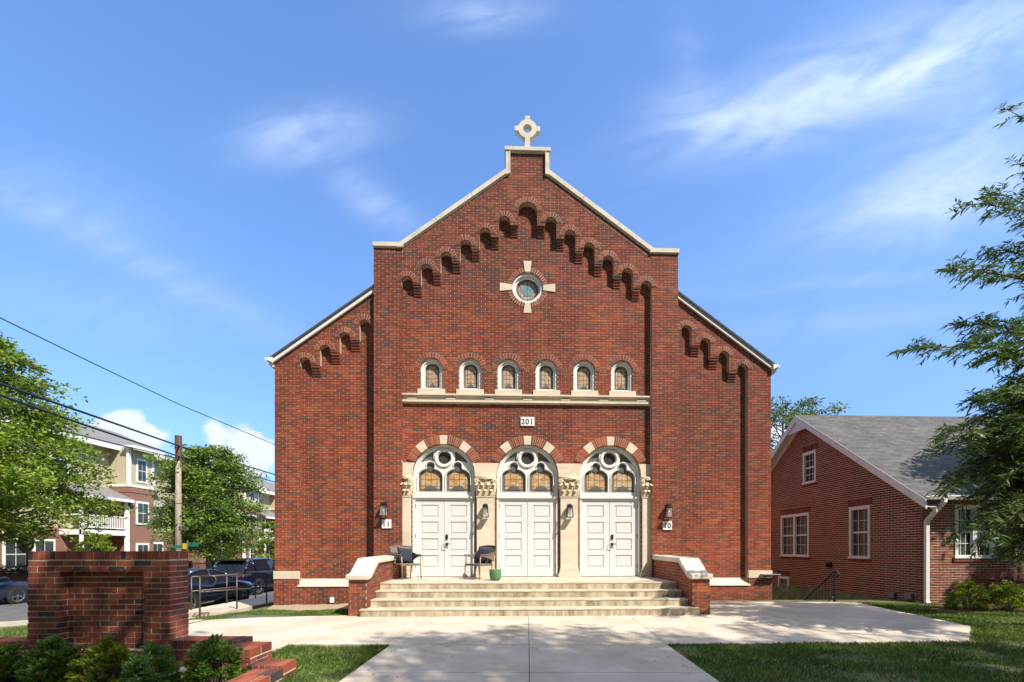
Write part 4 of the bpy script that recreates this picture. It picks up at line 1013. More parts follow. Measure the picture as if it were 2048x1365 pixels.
# ------------------------------------------------------------------ foliage
def leaves(centers, n_each, spread, flat, size, aspect, droop=0, up=.6, dirs=None):
    """leaf-shaped quads scattered round many centres"""
    c = np.repeat(np.asarray(centers, float), n_each, axis=0); n = len(c)
    off = rng.normal(0, 1, (n, 3)); off /= np.maximum(1e-6, np.linalg.norm(off, axis=1))[:, None]
    off *= (rng.random(n)**.45)[:, None]
    sp = np.repeat(np.asarray(spread, float), n_each) if np.ndim(spread) else np.full(n, spread)
    off = off*sp[:, None]*np.array([1, 1, flat]); p = c + off
    d = rng.normal(0, 1, (n, 3))*np.array([1, 1, .55]) + off/np.maximum(1e-6, sp)[:, None]*.9
    if dirs is not None: d = d*.5 + np.repeat(dirs, n_each, axis=0)*1.0
    d[:, 2] -= droop; d /= np.linalg.norm(d, axis=1)[:, None]
    nn = rng.normal(0, 1, (n, 3)); nn[:, 2] += up*2
    s = np.cross(d, nn); s /= np.maximum(1e-6, np.linalg.norm(s, axis=1))[:, None]
    l = size*(.65 + .7*rng.random(n)); hw = l*aspect*.5
    nrm = np.cross(s, d)
    a = p; b = p + d*(l*.45)[:, None] + s*hw[:, None] + nrm*(l*.06)[:, None]; t = p + d*l[:, None] - nrm*(l*.08)[:, None]; e = p + d*(l*.45)[:, None] - s*hw[:, None] + nrm*(l*.06)[:, None]
    return np.stack([a, b, t, e], 1).reshape(-1, 3)
def tree(name, base, H, rad, label, m, trunk_r=.16, crown_lo=.25, n_limb=34, leaf=.15, aspect=.5, n_each=70, shape='cone', sparse=1.0, seed=1, group=None, keep=None, flat=.35, spread=.42, tips=None, layered=True):
    rs = random.Random(seed); root = empty(name, base, 0, label, 'tree', group)
    tk = MB(); pts, rr = [], []
    lean = (rs.uniform(-.25, .25), rs.uniform(-.25, .25))
    for i in range(9):
        t = i/8; pts.append((lean[0]*t*t + .06*math.sin(t*7), lean[1]*t*t + .06*math.cos(t*6)-.06, t*H*.93 - (.15 if i == 0 else 0))); rr.append(trunk_r*(1.25 if i == 0 else 1)*(1-t)**.8 + .012)
    tk.tube(pts, rr, 9)
    cs, sp = [], []
    for i in range(n_limb):
        t = crown_lo + (1-crown_lo)*((i+.5)/n_limb)**.95
        q = (t-crown_lo)/(1-crown_lo)
        if shape == 'cone': R_ = rad*(math.sin(min(1, q*3.2+.25)*math.pi/2))*(1-q)**.62 + .3
        elif shape == 'round': R_ = rad*math.sqrt(max(0, 1-(2*q*.93-.86)**2))*.95 + .25
        else: R_ = rad*(.55+.45*math.sin(q*2.6+.4))*(1-q*.35)
        a = i*2.39996 + rs.uniform(-.35, .35); L_ = R_*rs.uniform(.72, 1.1)
        z0 = t*H*.9; p0 = Vector((lean[0]*t*t, lean[1]*t*t, z0)); rise = rs.uniform(.05, .35)*L_*(1.25 if q > .5 else .45)
        p1 = p0 + Vector((math.cos(a)*L_, math.sin(a)*L_, rise)); mid = p0.lerp(p1, .5) + Vector((0, 0, .12*L_))
        lp = [p0, mid, p1]; tk.tube([tuple(x) for x in lp], [trunk_r*.36*(1-t*.6), trunk_r*.2*(1-t*.5), .012], 5)
        ns = max(2, int(L_*2.3*sparse))
        for k in range(ns):
            f = .30 + .7*(k+rs.random())/ns; b = p0.lerp(mid, min(1, f*2)) if f < .5 else mid.lerp(p1, (f-.5)*2)
            sw = rs.uniform(-.5, .5)*L_*.55*f
            c = b + Vector((-math.sin(a)*sw, math.cos(a)*sw, rs.uniform(-.1, .12)))
            if f > .4: tk.tube([tuple(b), tuple(c)], [.018, .006], 4, caps=False)
            cs.append(tuple(c)); sp.append(spread*rs.uniform(.7, 1.25)*(1 if q < .75 else .75))
    V = leaves(cs, n_each, sp, flat, leaf, aspect)
    if keep is not None:
        W = V + np.array(base); q = W.reshape(-1, 4, 3); ok = keep(q.mean(1)); V = q[ok].reshape(-1, 3) - np.array(base)
    tk.build('trunk', M['bark'], root, smooth=True)
    np_obj('crown', V.astype(np.float32), 4, m, root)
    return root
TREES = [
 ('street_tree', (-22.8, 18.5), 12.2, 4.4, 'large bright green street tree at the left edge, tallest in view', 'leaf_oak', dict(n_limb=98, n_each=78, leaf=.17, crown_lo=.21, trunk_r=.2, seed=3, spread=.66, flat=.6)),
 ('street_tree', (-21.9, 29.8), 9.9, 3.2, 'rounded green street tree behind the wooden utility pole', 'leaf_oak2', dict(n_limb=96, n_each=76, leaf=.18, crown_lo=.17, trunk_r=.17, seed=8, spread=.66, shape='round', flat=.65)),
 ('small_tree', (-24.4, 41), 5.0, 1.7, 'small light green tree beside the left wall of the church', 'leaf_oak', dict(n_limb=22, n_each=70, leaf=.2, crown_lo=.15, trunk_r=.08, seed=5, spread=.5)),
 ('tree', (18.2, 31), 12.7, 4.5, 'pale airy tree rising behind the roof of the neighbouring house', 'leaf_far', dict(n_limb=50, n_each=40, leaf=.2, crown_lo=.35, trunk_r=.22, seed=12, spread=.6, flat=.8, shape='round')),
]
for nm, (x, y), H, rad, lab, m, kw in TREES: tree(nm, (x, y, gz(x, y)), H, rad, lab, M[m], **kw)
# street trees behind the viewer; their crowns shade the walkway
def outside_view(c):                                              # stay above and behind the frame
    return (c[:, 1] < .3) | (c[:, 2] > EYE + 1.32*c[:, 1] + .5)
for i, (x, y, H, rad, lab) in enumerate([(9.5, -3.3, 17.8, 3.0, 'tall shade tree behind the viewer, leftmost of three beside the walkway'), (13.2, -4.0, 17.6, 4.2, 'tall shade tree behind the viewer, middle of three beside the walkway'), (17.6, -5.4, 17.0, 4.4, 'tall shade tree behind the viewer, rightmost of three on the lawn')]):
    tree('shade_tree', (x, y, gz(x, y)), H, rad, lab, M['leaf_oak2'], n_limb=54, n_each=36, leaf=.24, aspect=.42, crown_lo=.50, trunk_r=.26, seed=30+i, spread=.62, shape='round', keep=outside_view, group='shade trees behind the viewer')
tree('slender_tree', (3.5, -2.5, gz(3.5, -2.5)), 16.6, 1.2, 'slender tree with a small high crown behind the viewer, shading the sign wall', M['leaf_oak2'], n_limb=30, n_each=30, leaf=.2, crown_lo=.78, trunk_r=.2, seed=91, spread=.42, shape='round', keep=outside_view)

tree('lawn_tree', (17.5, 9.4, gz(17.5, 9.4)), 11.4, 2.6, 'rounded tree on the lawn before the porch of the neighbouring house', M['leaf_oak2'], n_limb=40, n_each=70, leaf=.2, crown_lo=.66, trunk_r=.14, seed=77, spread=.6, shape='round')
bt = None
for i, (x, y, sc__) in enumerate([(-15, -15, 1.25), (-6.5, -17, 1.35), (2.5, -15.5, 1.2), (11, -17, 1.4), (20, -14, 1.25), (-24, -12, 1.2)]):
    lab = ['second tree from the left', 'third tree from the left', 'fourth tree from the left', 'fifth tree from the left', 'rightmost tree', 'leftmost tree'][i] + ' in the row across the road behind the viewer'
    if bt is None: bt = tree('row_tree', (x, y, gz(x, y)), 10.5, 5.0, lab, M['leaf_oak2'], n_limb=60, n_each=60, leaf=.3, crown_lo=.16, trunk_r=.25, seed=51, spread=.8, shape='round', flat=.6, group='row of trees behind the viewer'); o_ = bt
    else: o_ = copy_tree(bt); o_['label'] = lab; o_.location = (x, y, gz(x, y)); o_.rotation_euler.z = i*1.3
    o_.scale = (sc__,)*3
# willow-like tree at the right edge, branches reaching into the frame
def willow():
    base = (10.2, 7.6); root = empty('willow_oak', (base[0], base[1], gz(*base)), 0, 'dark green narrow-leaved tree reaching in from the right edge', 'tree')
    B = Vector((base[0], base[1], gz(*base))); rs = random.Random(21)
    tk = MB(); top = Vector((.3, -.2, 8.2))
    tk.tube([(0, 0, -.15), (.05, 0, 1.5), (.1, -.05, 4), (.2, -.15, 6.6), tuple(top)], [.24, .18, .14, .08, .015], 10)
    LP, LD = [], []
    def spray(p, d, L_, dens=1.0):
        """a twig with alternate narrow leaves"""
        n = max(3, int(L_/.017*dens)); q = Vector(p); dd = Vector(d).normalized(); pts = [tuple(q)]
        for k in range(n):
            q = q + dd*(L_/n); dd = (dd + Vector((rs.gauss(0, .05), rs.gauss(0, .05), rs.gauss(-.012, .05)))).normalized()
            s = dd.cross(Vector((0, 0, 1)))
            if s.length < .1: s = Vector((1, 0, 0))
            s.normalize(); sg = 1 if k % 2 else -1
            LP.append(tuple(q)); LD.append(tuple(dd*.5 + s*sg*rs.uniform(.45, .95) + Vector((0, 0, rs.uniform(-.5, .45)))))
            pts.append(tuple(q))
        tk.tube(pts[::3] + [pts[-1]], .0035, 4, caps=False)
    def branch(h, tip, nsp, sl, width=.35, start=.35):
        p0 = Vector((.12, -.05, h)); p1 = Vector(tip) - B; mid = p0.lerp(p1, .55) + Vector((0, 0, .35))
        path = [(p0*(1-t)**2 + mid*2*t*(1-t) + p1*t*t) for t in [i/12 for i in range(13)]]
        tk.tube([tuple(p) for p in path], [.032*(1-i/12)**1.1 + .004 for i in range(13)], 6)
        for k in range(nsp):
            t = start + (1-start)*((k+.5)/nsp); i = min(11, int(t*12)); p = path[i].lerp(path[i+1], t*12-i); d = (path[i+1]-path[i]).normalized()
            s = d.cross(Vector((0, 0, 1))).normalized()*rs.choice((-1, 1)); wd = 1 - .5*t
            spray(p, d*.8 + s*rs.uniform(.1, 1.2) + Vector((0, 0, rs.uniform(-.6, .7))), sl*rs.uniform(.6, 1.2)*wd)
        spray(p1 - (path[-1]-path[-2]).normalized()*.02, path[-1]-path[-2], sl*.6)
    Yt = 6.9
    for h, (u, v, dy_), nsp, sl in [(7.4, (2018, 222, .2), 14, .4), (6.7, (2040, 330, .4), 20, .45), (6.6, (1940, 408, 0), 36, .45), (6.2, (1990, 385, .5), 26, .45), (5.5, (1902, 540, -.2), 60, .52), (5.7, (1990, 500, .5), 46, .5), (4.5, (1828, 698, -.3), 54, .58), (4.6, (1930, 650, .4), 54, .52), (4.4, (1985, 715, -.1), 46, .55), (4.8, (1965, 670, .1), 44, .5),
                                   (3.6, (1880, 905, .1), 34, .5), (3.8, (1945, 800, .3), 40, .5), (3.7, (1985, 790, -.3), 44, .5), (3.3, (1895, 975, -.2), 44, .5), (3.0, (1915, 1070, .1), 40, .5), (3.2, (1960, 900, .5), 50, .55), (2.9, (1965, 1045, -.2), 54, .5), (3.1, (2000, 960, .2), 54, .55), (2.7, (2010, 1085, .1), 44, .45), (3.4, (2015, 870, -.4), 54, .55), (4.1, (2030, 760, .2), 40, .5),
                                   (3.3, (1930, 940, .7), 50, .5), (3.0, (1950, 1000, .6), 54, .5), (3.5, (1990, 850, .8), 50, .5), (2.9, (2020, 1030, .7), 50, .5), (3.1, (2040, 930, -.1), 54, .5)]:
        branch(h, at(u, v, Yt + dy_), nsp + nsp//3, sl, start=.12)
    for k in range(64):                                           # dense lower crown inside the frame
        u = rs.uniform(1890, 2110); lo, hi = (775, 1110) if u > 1960 else (860, 1075)
        branch(rs.uniform(2.6, 4.4), at(u, rs.uniform(lo, hi), Yt + rs.uniform(-.5, 1.2)), 26, .5)
    for k in range(22):                                           # upper crown, right of the frame
        a = rs.uniform(-1.5, .5); h = rs.uniform(4.8, 6.5); r = rs.uniform(1.0, 2.3)*(1 - .1*max(0, h-6))
        tip = B + Vector((.5 + math.cos(a)*r, math.sin(a)*r, h + .5))
        if tip.x > 11.4 and tip.y < 8.4: branch(h, tip, 26, .5, start=.15)
    for k in range(46):                                           # rest of the crown, outside the frame
        a = rs.uniform(-1.9, 1.9); h = rs.uniform(3.0, 6.6); r = rs.uniform(1.4, 3.0)*(1 - .07*max(0, h-5))
        tip = B + Vector((.8 + math.cos(a)*r, math.sin(a)*r, h + .4))
        if tip.x/tip.y < 1024/870 + .06 or (tip.y > 8.3 and tip.x > 10.8): continue
        branch(h, tip, 26, .55)
    LP_, LD_ = np.array(LP), np.array(LD)
    n = len(LP_); d = LD_ + rng.normal(0, .12, (n, 3)); d /= np.linalg.norm(d, axis=1)[:, None]
    nn = rng.normal(0, .5, (n, 3)) + np.array([0, 0, 1.0]); s = np.cross(d, nn); s /= np.linalg.norm(s, axis=1)[:, None]
    l = .112*(.7 + .6*rng.random(n)); hw = l*.115
    V = np.stack([LP_, LP_ + d*(l*.4)[:, None] + s*hw[:, None], LP_ + d*l[:, None] + np.array([0, 0, -1])*(l*.12)[:, None], LP_ + d*(l*.4)[:, None] - s*hw[:, None]], 1).reshape(-1, 3)
    np_obj('crown', V.astype(np.float32), 4, M['leaf_willow'], root); tk.build('trunk', M['bark'], root, smooth=True)
willow()

def bush(name, c, rx, ry, h, label, m, n=3600, leaf=.046, aspect=.5, seed=1, group=None, cat='shrub'):
    rs = random.Random(seed); root = empty(name, c, 0, label, cat, group)
    st = MB(); cs, ds = [], []
    nb = max(26, n//38)
    ph = [rs.uniform(0, 6.28) for _ in range(4)]
    for k in range(nb):
        a = rs.uniform(0, 6.283); u = rs.random(); e = math.asin(min(1, u*1.05 if u < .95 else 1)); r = .72 + .28*rs.random()
        lump = 1 + .07*math.sin(3*a+ph[0]) + .06*math.sin(5*a+2*e+ph[1]) + .05*math.sin(7*e+ph[2])
        p = Vector((math.cos(a)*math.cos(e)*rx*r*lump, math.sin(a)*math.cos(e)*ry*r*lump, .07*h + math.sin(e)*h*.88*r*lump))
        st.tube([(p.x*.12, p.y*.12, -.03), (p.x*.55, p.y*.55, p.z*.5), tuple(p)], [.007, .005, .002], 4, caps=False)
        cs.append(tuple(p)); d = Vector((p.x/rx, p.y/ry, p.z/h + .3)).normalized(); ds.append(tuple(d))
    V = leaves(cs, n//nb, min(rx, ry)*.17, .8, leaf, aspect, up=.5, dirs=np.array(ds))
    V[:, 2] = np.maximum(V[:, 2], .0)
    np_obj('foliage', V.astype(np.float32), 4, m, root); st.build('stem', M['bark'], root)
    return root
G = 'shrubs in front of the brick sign wall'
for u, vt, Y, w_, lab, m, kw in [(8, 1297, 4.55, .30, 'dark green shrub cut off by the left edge, before the sign wall', 'leaf_bush', dict(seed=2)),
                                 (106, 1286, 4.5, .33, 'broad dark green shrub before the left pier of the sign wall', 'leaf_bush', dict(seed=3, n=4600)),
                                 (214, 1288, 4.55, .30, 'bright yellow-green shrub before the sign wall niche', 'leaf_bush_y', dict(seed=4, n=4200)),
                                 (306, 1291, 4.5, .25, 'fine-leaved dark shrub before the right pier of the sign wall', 'leaf_bush_f', dict(seed=5, n=5200, leaf=.048, aspect=.22)),
                                 (427, 1283, 4.6, .31, 'glossy round shrub before the low stepped brick wall', 'leaf_bush', dict(seed=6, n=3600, leaf=.052))]:
    p = at(u, vt, Y); bush('shrub', (p.x, Y, gz(p.x, Y) + .02), w_*.87, w_*.8, p.z - gz(p.x, Y), lab, M[m], **kw)
for u, vt, Y, w_, lab, sd in [(1938, 1160, 10.3, .42, 'round light green shrub by the house wall, left of the pair', 7), (2012, 1165, 10.1, .46, 'round light green shrub in front of the house porch', 8)]:
    p = at(u, vt, Y); bush('shrub', (p.x, Y, gz(p.x, Y)), w_, w_*.8, p.z - gz(p.x, Y), lab, M['leaf_bush_y'], n=3000, leaf=.06, seed=sd)
def hedge(name, x0, x1, y0, y1, h, label, m, n, leaf=.08):
    root = empty(name, ((x0+x1)/2, (y0+y1)/2, gz((x0+x1)/2, (y0+y1)/2)), 0, label, 'hedge'); cs = []
    for k in range(n//30): cs.append((random.uniform(x0, x1)-(x0+x1)/2, random.uniform(y0, y1)-(y0+y1)/2, h*(1-abs(random.gauss(0, .28)))))
    np_obj('foliage', leaves(cs, 30, .22, .8, leaf, .5).astype(np.float32), 4, m, root)
    b = MB(); b.box(-(x1-x0)/2+.12, (x1-x0)/2-.12, -(y1-y0)/2+.12, (y1-y0)/2-.12, -.1, h*.72); b.build('stem', M['mulch'], root)
hedge('purple_hedge', -25.6, -24.6, 17.2, 23.5, 1.15, 'dark purple hedge below the townhouse windows', M['leaf_purple'], 9000)
hedge('green_hedge', -24.8, -24.2, 33.5, 36.5, 1.25, 'low clipped green hedge beyond the black fence', M['leaf_oak'], 3500)
p = at(186, 1056, 25.5); bush('ivy_mound', (p.x, 25.5, gz(p.x, 25.5)), 1.35, 1.0, 3.2, 'tall yellow-green mound of foliage beside the townhouse porch', M['leaf_oak'], n=5200, leaf=.13, seed=9)
M['litter'] = island_mat('dry_leaves', [(0, (.10, .06, .03)), (.5, (.19, .12, .05)), (1, (.13, .15, .05))], patch=.2, trans=.1)
lc = []
while len(lc) < 420:
    x, y = random.uniform(-3.6, 8.0), random.uniform(4.5, 9.3)
    e = min(abs(x-2.05), abs(x+2.05), abs(y-6.56), abs(y-9.25))
    if random.random() < math.exp(-e*3.2) and (y > 6.6 or abs(x) < 2.02) and y < 9.25: lc.append((x, y, .004))
V = leaves(lc, 1, .01, .1, .032, .5, up=3).reshape(-1, 4, 3); zz_ = V[:, :, 2].min(axis=1); V[:, :, 2] += (.003 - zz_)[:, None]; V[:, :, 2] = .003 + (V[:, :, 2]-.003)*.4
np_obj('fallen_leaves', V.reshape(-1, 3).astype(np.float32), 4, M['litter'], label='small dry leaves scattered along the edges of the concrete walk', cat='leaves', kind='stuff')
#==OBJ==
# ------------------------------------------------------------------ brick sign wall in front
def brick_block(root, x0, x1, y0, y1, z0, z1, cap=.1, bm=None, mm=None, faces='flrt'):
    """a solid of single bricks with a standing top course"""
    b, m = bm or MB(), mm or MB(); g = .006; kw = dict(Lb=.209, C=.0685, rake=.004, head=.003, joint=.0125)
    m.box(x0+g, x1-g, y0+g, y1-g, z0-.1, z1-.002)
    rect = lambda a, c: [[(a, z0), (c, z0), (c, z1-cap), (a, z1-cap)]]
    if 'f' in faces: lay(b, None, rect(x0, x1), y0, z0, z1-cap, **kw)
    if 'b' in faces: lay(b, None, rect(x0, x1), 0, z0, z1-cap, mp=lambda s, d, z: (s, y1-d, z), **kw)
    if 'l' in faces: lay(b, None, rect(y0+.002, y1-.002), 0, z0, z1-cap, mp=lambda s, d, z: (x0+d, s, z), **kw)
    if 'r' in faces: lay(b, None, rect(y0+.002, y1-.002), 0, z0, z1-cap, mp=lambda s, d, z: (x1-d, s, z), **kw)
    if cap:
        n = max(1, round((x1-x0)/.0735)); s = (x1-x0)/n; k = max(1, round((y1-y0)/.2)); t = (y1-y0)/k
        for i in range(n):
            for j in range(k):
                q = random.uniform(-.002, .002)
                b.box(x0+i*s+.005, x0+(i+1)*s-.005, y0+j*t+(.005 if j else -.002), y0+(j+1)*t-(.005 if j < k-1 else -.002), z1-cap+.006, z1+.003+q)
    return b, m
SX, SY = -5.205, 5.275
sign = empty('sign_wall', (SX, SY, 0), R(1.2), 'freestanding brick sign wall with an empty recessed panel and low stepped wings', 'sign wall')
b, m = MB(), MB(); kw = dict(Lb=.209, C=.0685, rake=.004, head=.003, joint=.0125)
HW, NT, NB, NL, NR = .845, 1.19, .20, -.475, .535
fl = [[(-HW, -.05), (HW, -.05), (HW, 1.31), (-HW, 1.31)], [(NL, NB), (NR, NB), (NR, NT), (NL, NT)]]
m.poly([[(-HW+.006, -.1), (HW-.006, -.1), (HW-.006, 1.405), (-HW+.006, 1.405)], [(NL-.006, NB-.006), (NR+.006, NB-.006), (NR+.006, NT+.006), (NL-.006, NT+.006)]], .006, .14); m.box(-HW+.006, HW-.006, .135, .30, -.1, 1.405)
lay(b, None, fl, 0, -.05, 1.31, **kw)
lay(b, None, [[(NL-.02, NB), (NR+.02, NB), (NR+.02, NT), (NL-.02, NT)]], .129, NB, NT, **kw)
lay(b, None, [[(0, NB), (.129, NB), (.129, NT), (0, NT)]], 0, NB, NT, mp=lambda s, d, z: (NL-d, s, z), **kw)
lay(b, None, [[(0, NB), (.129, NB), (.129, NT), (0, NT)]], 0, NB, NT, mp=lambda s, d, z: (NR+d, s, z), **kw)
for sx in (-1, 1): lay(b, None, [[(.0, -.05), (.306, -.05), (.306, 1.31), (.0, 1.31)]], 0, -.05, 1.31, mp=(lambda s, d, z: (HW-d, s, z)) if sx > 0 else (lambda s, d, z: (-HW+d, s, z)), **kw)
lay(b, None, fl[:1], 0, -.05, 1.31, mp=lambda s, d, z: (s, .306-d, z), **kw)
n = 26
for i in range(n):
    s = 2*HW/n
    for j in range(2): b.box(-HW+i*s+.005, -HW+(i+1)*s-.005, (-.002, .158)[j], (.148, .308)[j], 1.316, 1.412 + random.uniform(-.002, .002))
sb_ = b.build('sign_panel', M['sign_brick'], sign); m.build('sign_mortar', M['sign_mortar'], sb_)
def low(name, *a, **k):
    b, m = brick_block(sign, *a, **k); o = b.build(name, M['sign_brick'], sign); m.build('wing_mortar', M['sign_mortar'], o)
low('low_wing', -2.1, -HW-.002, .02, .31, -.1, .315, faces='flr'); low('low_wing', HW+.002, 1.66, .02, .31, -.1, .315, faces='fr')
low('wing_step', 1.665, 2.02, -.34, .10, -.1, .285, faces='flr'); low('wing_step', 2.05, 2.46, -.46, -.17, -.1, .135, faces='flr'); low('wing_step', 2.14, 2.47, -.98, -.48, -.12, .105, faces='flr')

# ------------------------------------------------------------------ neighbouring house
HCX, HCY = 10.70, 11.80
house = empty('brick_house', (HCX, HCY, 0), TH, 'low brick house with grey shingle roof and white framed windows, right of the church', 'house')
def hw_y(u): q = (u-U0)/F; return (HCX - HCY*q)/(.9995*q + .033)
hb, hm = MB(), MB()
D_ = 9.7; EZ, AZ = 2.86, 6.36
kwh = dict(Lb=.215, C=.0695, rake=.004, head=.002, joint=.0165)
gable = [(0, -1.9), (D_, -1.9), (D_, EZ), (D_/2, AZ), (0, EZ)]; gable_m = [(.006, -1.9), (D_, -1.9), (D_, EZ), (D_/2, AZ), (.006, EZ)]
gw = {'w1': (1.72, 2.56, 1.12, 2.80), 'w2': (4.52, 6.24, 1.12, 2.80), 'w3': (4.14, 4.86, 3.88, 5.08), 'w4': (5.70, 6.42, -.85, .30)}
hole = lambda a, c, z0, z1: [(a, z0), (c, z0), (c, z1), (a, z1)]
mpg = lambda s, d, z: (d, s, z)
loops = [gable] + [hole(*v) for v in gw.values()]
hm.poly([gable_m] + loops[1:], .006, .2, mp=lambda x, y, z: (y, x, z))
lint = []
for v in gw.values(): lint.append((v[0]-.08, v[1]+.08, v[3]+.002, v[3]+.21)); lint.append((v[0]-.05, v[1]+.05, v[2]-.09, v[2]-.002))
loops2 = loops + [hole(*v) for v in lint if v[2] > -.9]
lay(hb, None, loops2, 0, -1.8, AZ, mp=mpg, **kwh)
for a, c, z0, z1 in lint:
    n = round((c-a)/.0735); s = (c-a)/n
    for i in range(n): hb.box(a+i*s+.005, a+(i+1)*s-.005, -.001, .03, z0+.005, z1-.005, mp=lambda s_, d, z: (d, s_, z))
FW = [(.90, 2.02, 1.18, 2.62)]
front = [(0, -.4), (8.5, -.4), (8.5, 2.80), (0, 2.80)]
hm.poly([[(.006, -.4), (8.5, -.4), (8.5, 2.80), (.006, 2.80)]] + [hole(*v) for v in FW], .0065, .2)
lay(hb, None, [front] + [hole(*v) for v in FW] + [hole(FW[0][0]-.05, FW[0][1]+.05, 1.08, 1.178)], 0, -.3, 2.8, **kwh)
for i in range(16): s = 1.22/16; hb.box(.85+i*s+.005, .85+(i+1)*s-.005, -.03, .03, 1.085, 1.172)
hbo = hb.build('brick_wall', M['house_brick'], house); hm.build('wall_mortar', M['house_mortar'], hbo)
iw = MB(); iw.box(.45, 8.4, .45, 9.4, -1.8, 2.7); iw.build('inner_wall', M['shadow_int'], house)
M['pane'] = mat('window_pane', (.03, .035, .04), .03, .1, 3, spec=.8); M['blind'] = mat('blinds', (.62, .56, .5), .6, .05, 2)
def sash(a, c, z0, z1, mp, double=False, blind=True, grid=(3, 2)):
    f = MB(); t = .085
    f.poly([hole(a, c, z0, z1), hole(a+t, c-t, z0+t, z1-t*1.3)], -.025, .06, mp=mp)
    f.box(a-.03, c+.03, -.05, .05, z0-.005, z0+.05, mp=mp)
    cols = [(a+t, c-t)] if not double else [(a+t, (a+c)/2-.06), ((a+c)/2+.06, c-t)]
    if double: f.box((a+c)/2-.06, (a+c)/2+.06, -.02, .06, z0+t, z1-t, mp=mp)
    zm = (z0+z1)/2
    for p, q in cols:
        f.box(p, q, .03, .07, zm-.03, zm+.03, mp=mp)
        for k in (1, 2): f.box(p+(q-p)*k/3-.006, p+(q-p)*k/3+.006, .05, .065, z0+t, z1-t, mp=mp)
        f.box(p, q, .05, .065, (zm+z1-t)/2-.009, (zm+z1-t)/2+.009, mp=mp)
        f.box(p, q, .05, .065, (zm+z0+t)/2-.009, (zm+z0+t)/2+.009, mp=mp)
    w_ = f.build('window', M['white'], house, recalc=True)
    for p, q in cols:
        g = MB(); g.box(p, q, .068, .074, z0+t-.01, z1-t, mp=mp); g.build('pane', M['paneclear'], w_)
        if blind:
            bl = MB(); k = z0+t
            while k < z1-t: bl.box(p+.01, q-.01, .10, .115, k, k+.028, mp=mp); k += .04
            bl.build('blind', M['blind'], w_)
gm, t_, b_ = mat_new('pane_clear'); b_.inputs['Roughness'].default_value = .02; b_.inputs['Base Color'].default_value = (.02, .025, .03, 1); b_.inputs['Specular IOR Level'].default_value = .8
tr = t_.nodes.new('ShaderNodeBsdfTransparent'); ms = t_.nodes.new('ShaderNodeMixShader'); ms.inputs[0].default_value = .35
t_.links.new(tr.outputs[0], ms.inputs[1]); t_.links.new(b_.outputs[0], ms.inputs[2]); t_.links.new(ms.outputs[0], t_.nodes['Material Output'].inputs[0]); M['paneclear'] = gm
mpw = lambda x, y, z: (y, x, z)
sash(*gw['w1'], mpw); sash(*gw['w2'], mpw, double=True); sash(*gw['w3'], mpw, blind=False); sash(*gw['w4'], mpw); sash(*FW[0], lambda x, y, z: (x, y, z), double=True)
# roof
pit = (AZ-EZ)/(D_/2); r_ = MB()
ov, og = .42, .30
zr = lambda y: EZ + .10 + pit*(y if y < D_/2 else D_-y)
for side in (0, 1):
    y0, y1 = (-ov, D_/2) if side == 0 else (D_+ov, D_/2)
    r_.add([(-og, y0, zr(y0)), (9, y0, zr(y0)), (9, y1, zr(y1)), (-og, y1, zr(y1)), (-og, y0, zr(y0)+.09), (9, y0, zr(y0)+.09), (9, y1, zr(y1)+.09), (-og, y1, zr(y1)+.09)],
           [(0, 3, 2, 1), (4, 5, 6, 7), (0, 1, 5, 4), (2, 3, 7, 6), (0, 4, 7, 3), (1, 2, 6, 5)])
ro = r_.build('roof', M['shingle'], house); uv_plane(ro, (1, 0, 0), (0, .82, .57))
ft = MB()
for y0, y1 in ((-ov, D_/2), (D_+ov, D_/2)):
    dz = .17
    ft.add([(-og-.02, y0, zr(y0)-dz), (-og-.02, y1, zr(y1)-dz), (-og-.02, y1, zr(y1)+.075), (-og-.02, y0, zr(y0)+.075), (-og+.02, y0, zr(y0)-dz), (-og+.02, y1, zr(y1)-dz), (-og+.02, y1, zr(y1)+.075), (-og+.02, y0, zr(y0)+.075)],
           [(0, 1, 2, 3), (4, 7, 6, 5), (0, 3, 7, 4), (1, 5, 6, 2), (0, 4, 5, 1), (3, 2, 6, 7)])
    ft.add([(-og+.02, y0, zr(y0)-.12), (-.001, y0, zr(y0)-.12), (-.001, y1, zr(y1)-.12), (-og+.02, y1, zr(y1)-.12)], [(0, 1, 2, 3)])
    ft.add([(-.03, y0, zr(y0)-.26), (-.03, y1, zr(y1)-.26), (-.03, y1, zr(y1)-.12), (-.03, y0, zr(y0)-.12), (-.002, y0, zr(y0)-.26), (-.002, y1, zr(y1)-.26), (-.002, y1, zr(y1)-.12), (-.002, y0, zr(y0)-.12)],
           [(0, 1, 2, 3), (4, 7, 6, 5), (0, 3, 7, 4), (1, 5, 6, 2), (0, 4, 5, 1), (3, 2, 6, 7)])
ft.add([(-og+.02, D_/2-.55, zr(D_/2-.55)-.17), (-og+.02, D_/2+.55, zr(D_/2+.55)-.17), (-og+.02, D_/2, zr(D_/2)-.17)], [(0, 1, 2)])
ft.build('rake_trim', M['white'], house)
so_ = MB(); so_.box(-og+.02, 9, -ov+.02, -.002, 2.79, 2.81); so_.box(0.0, 9, -ov, -ov+.025, 2.80, zr(-ov)+.06); so_.build('soffit', M['white'], house)
g_ = MB(); g_.loft([[(x, y, z) for y, z in ((-ov-.01, 2.72), (-ov-.09, 2.72), (-ov-.12, 2.80), (-ov-.12, 2.83), (-ov-.10, 2.83), (-ov-.08, 2.745), (-ov-.01, 2.745))] for x in (-.28, 9)]); g_.build('gutter', M['white'], house, recalc=True)
ds = MB(); pts = [(.12, -ov-.06, 2.74), (.12, -ov-.06, 2.66), (.06, -.06, 2.18), (.06, -.055, 0.02), (.02, -.16, -.06)]
